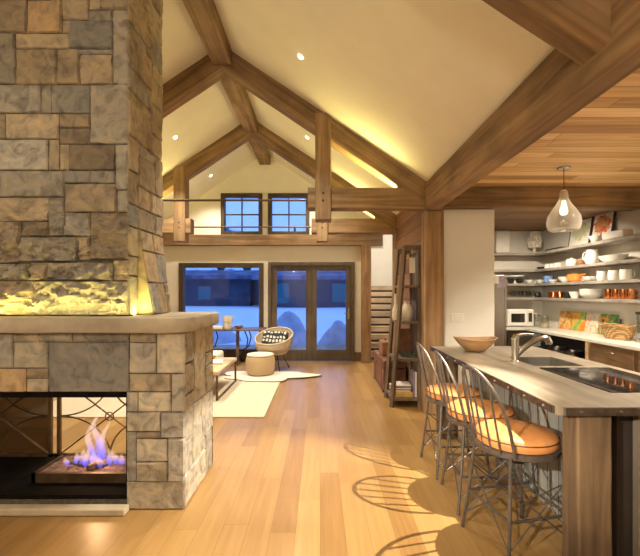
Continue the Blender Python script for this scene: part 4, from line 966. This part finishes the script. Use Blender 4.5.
put('wooden_dish', bowl_bm(.13, .06), 'bowlwood', (-1.80, 6.45, .416), 'shallow wooden dish on the coffee table behind the white book', 'dish')
sf = thing('armchair', 'low ivory upholstered armchair partly hidden behind the fireplace corner', 'armchair', (-2.15, 7.15, .015))
obj('seat', box(B(), -.36, .36, -.33, .33, .12, .42, .05, 3), 'upholstery', sf); obj('backrest', box(B(), -.36, -.22, -.33, .33, .42, .78, .05, 3), 'upholstery', sf)
for x in (-.3, .3):
    for y in (-.28, .28): obj('leg', box(B(), x-.02, x+.02, y-.02, y+.02, 0, .13), 'shelfwood', sf)
wt = thing('writing_table', 'dark wood table with curved iron legs standing before the left window', 'table', (-1.87, 8.46, 0))
obj('tabletop', box(B(), -.78, .72, -.26, .26, .72, .755, .006), 'tablewood', wt)
for x in (-.40, .32):
    for s in (-1, 1): obj('leg', tube(B(), [(x, .22*s, 0.72), (x+.06, .20*s, .55), (x+.02, .12*s, .36), (x-.10, .02*s, .28), (x-.16, .16*s, .14), (x-.14, .26*s, .005)], .013, 8), 'iron', wt, smooth=True)
    obj('post_leg', box(B(), x-.22, x-.16, -.03, .03, 0, 0.72), 'tablewood', wt)
obj('stretcher', tube(B(), [(-.5, 0, .30), (.24, 0, .30)], .011, 8), 'iron', wt)
obj('upright', tube(B(), [(.62, -.2, 0.72), (.62, -.2, .0)], .010, 8), 'iron', wt); obj('upright', tube(B(), [(.62, .2, 0.72), (.62, .2, .0)], .010, 8), 'iron', wt)
put('planter_pot', lathe(B(), [(0, 0), (.085, 0), (.09, .01), (.115, .26), (.108, .26), (.085, .02), (0, .02)], 24), 'potprint', (-1.93, 8.36, .756), 'white printed bucket pot on the table before the left window', 'pot')
put('driftwood_bits', bowl_bm(.10, .06), 'bowlwood', (-1.70, 8.36, .756), 'small wooden bowl right of the white pot', 'bowl')
put('paper_stack', box(B(), -.13, .1, -.09, .09, 0, .05, .004), 'paper', (-2.13, 8.36, .756), 'short stack of white paper left of the white pot', 'papers', None, .1, False)
# rattan chair
rc_ = thing('rattan_chair', 'woven rattan tub chair on thin black legs before the glass door', 'chair', (-.925, 7.86, 0), R(-18))
sh = B(); na, nr = 40, 14
def shell(a, q, off=0):
    # a angle, q 0..1 centre -> rim ; back at +y
    back = .5+.5*math.sin(a)
    rim_z = .52+.27*back**1.2; rad = .34+.05*back-off
    rr = rad*math.sin(min(1, q*1.02)*math.pi/2)**.9
    z = .30+off+(rim_z-.30-off)*(max(0, q-.35)/.65)**1.5
    return Vector((rr*math.cos(a)*1.04, rr*math.sin(a)*.92+.08*max(0, q-.5)*back, z))
for off in (0, .018):
    c0 = sh.verts.new(shell(0, 0, off)); pr = None
    for j in range(1, nr+1):
        ring = [sh.verts.new(shell(2*math.pi*i/na, j/nr, off)) for i in range(na)]
        for i in range(na):
            if pr is None: sh.faces.new((c0, ring[i], ring[(i+1) % na]))
            else: sh.faces.new((pr[i], ring[i], ring[(i+1) % na], pr[(i+1) % na]))
        pr = ring
obj('woven_shell', sh, 'rattan', rc_, smooth=True)
obj('rim', tube(B(), [shell(2*math.pi*i/40, 1, .009) for i in range(40)], .018, 8, True), 'rattan', rc_, smooth=True)
for sx in (-1, 1):
    for sy in (-1, 1): obj('leg', tube(B(), [(.14*sx, .12*sy, .31), (.25*sx, .23*sy, .004)], .009, 6), 'iron', rc_)
cu = B(); box(cu, -.27, .27, -.07, .07, -.17, .19, .06, 4); rot(cu, rx=R(-22)); 
tag(obj('throw_cushion', cu, 'pattern', None, (-.895, 7.92, .56), True, R(-18)), 'black and white patterned cushion in the rattan chair', 'cushion')
pf = thing('woven_pouf', 'round woven jute pouf on the white hide rug', 'pouf', (-1.085, 7.28, .03))
obj('pouf_body', lathe(B(), [(0, 0), (.21, 0), (.24, .02), (.262, .12), (.265, .22), (.255, .30), (.235, .335), (0, .335)], 32), 'pouf', pf, smooth=True)
obj('lid_cushion', lathe(B(), [(0, .336), (.235, .336), (.245, .35), (.235, .366), (.15, .374), (0, .376)], 32), 'upholstery', pf, smooth=True)

# ------------------------------------------------------------------ outdoors
bm = B(); n = 60
bmesh.ops.create_grid(bm, x_segments=n, y_segments=n, size=1)
for v in bm.verts:
    x, y = v.co.x*130, 9.3+(v.co.y+1)/2*190
    z = -.25+.12*noise.noise((x*.25, y*.2, 3))+(.02*(y-30) if y > 30 else 0)*.25
    v.co = Vector((x, y, z))
g = struct('ground', bm, 'snow', smooth=True)
def mound(x, y, r_, h_, label, k):
    bm = lathe(B(), [(r_, -.3), (r_*.85, h_*.15), (r_*.6, h_*.5), (r_*.35, h_*.82), (r_*.15, h_*.97), (0, h_)], 28)
    for v in bm.verts: v.co += Vector((.12*noise.noise(v.co*2+Vector((k, 0, 0))), 0, .10*noise.noise(v.co*2.2+Vector((0, k, 0)))))
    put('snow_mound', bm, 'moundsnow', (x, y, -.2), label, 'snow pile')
mound(-1.05, 13.6, .85, 1.05, 'rounded snow pile seen through the left pane of glass door', 3)
mound(.55, 12.6, .7, .85, 'rounded snow pile seen through the right pane of glass door', 8)
mound(-3.9, 14.5, 1.1, .55, 'low snow pile outside the left window', 5)
def lodge(x, y, wd, h_, rh, label, wins):
    t = thing('lodge', label, 'house', (x, y, -.3))
    obj('walls', box(B(), -wd/2, wd/2, 0, 9, 0, h_), 'lodge', t)
    bm = B(); prism(bm, [(-1, h_-.1), (4.5, h_+rh), (10, h_-.1), (10, h_+.35), (4.5, h_+rh+.5), (-1, h_+.35)], lambda p: (-wd/2-.7, p[0], p[1]), lambda p: (wd/2+.7, p[0], p[1])); obj('roof', bm, 'lodgeroof', t)
    for a, b, c, d in wins: obj('window', box(B(), a, b, -.06, .0, c, d), 'dimwin', t)
lodge(-21.2, 50, 25, 3.6, .8, 'long dark lodge across the snow behind the left window', [(6, 7.5, 1, 2.6), (1, 2, 1, 2.4)])
lodge(0, 46, 14, 3.4, .8, 'dark lodge with blue windows seen through the glass door', [(-5.5, -3.6, .6, 2.9), (1.4, 4.2, .8, 2.9)])
lodge(20, 54, 16, 3.6, 1, 'dark lodge at the right beyond the snow field', [(-4, -2, 1, 2.6)])
def fir(x, y, h_, label):
    t = thing('fir_tree', label, 'tree', (x, y, -.2), 0, 'fir trees beyond the lodges')
    obj('trunk', tube(B(), [(0, 0, 0), (0, 0, h_*.5)], h_*.02, 6), 'lodge', t)
    prof = []
    for k in range(7): z = h_*(.12+.125*k); r_ = min(h_*.19, 1.55)*(1-k/7.3); prof += [(r_, z), (r_*.55, z+h_*.10)]
    prof = [(0, h_*.12)]+prof+[(0, h_)]
    bm = lathe(B(), prof, 12)
    for v in bm.verts: v.co.x *= 1+.25*noise.noise(v.co*1.1+Vector((x, 0, 0))); v.co.y *= 1+.25*noise.noise(v.co*1.3+Vector((x, 9, 0)))
    obj('foliage', bm, 'fir', t)
random.seed(3)
for i in range(26):
    x = -60+i*4.6+random.uniform(-.4, .4)
    fir(x, 70+random.uniform(-2, 8), (14 if -7 < x < -3 else 13 if -21 < x < -7 else random.uniform(5.5, 8.5)), 'dark fir tree standing in the row behind the lodges')
bm = B(); bmesh.ops.create_grid(bm, x_segments=110, y_segments=30, size=1)
for v in bm.verts:
    x, q = v.co.x*260-20, (v.co.y+1)/2
    y = 110+q*160; prof = math.sin(min(1, q*1.05)*math.pi/2)
    v.co = Vector((x, y, -1+prof*(38+14*noise.noise((x*.012, 1, 0))+6*noise.noise((x*.04, q*3, 5)))+5*noise.noise((x*.05, y*.05, 2))*prof))
m, nt, b = mat('mountain_forest'); t = N(nt, 'ShaderNodeTexCoord'); nn = N(nt, 'ShaderNodeTexNoise'); nn.inputs['Scale'].default_value = .05; nn.inputs['Detail'].default_value = 8
nt.links.new(t.outputs['Object'], nn.inputs['Vector']); r_ = ramp(nt, [(.06, .08, .11), (.10, .14, .2), (.8, .85, .9)], [.42, .49, .53]); nt.links.new(nn.outputs[0], r_.inputs[0]); nt.links.new(r_.outputs[0], b.inputs['Base Color']); b.inputs['Roughness'].default_value = .9
mo = struct('hills', bm, m, smooth=True)
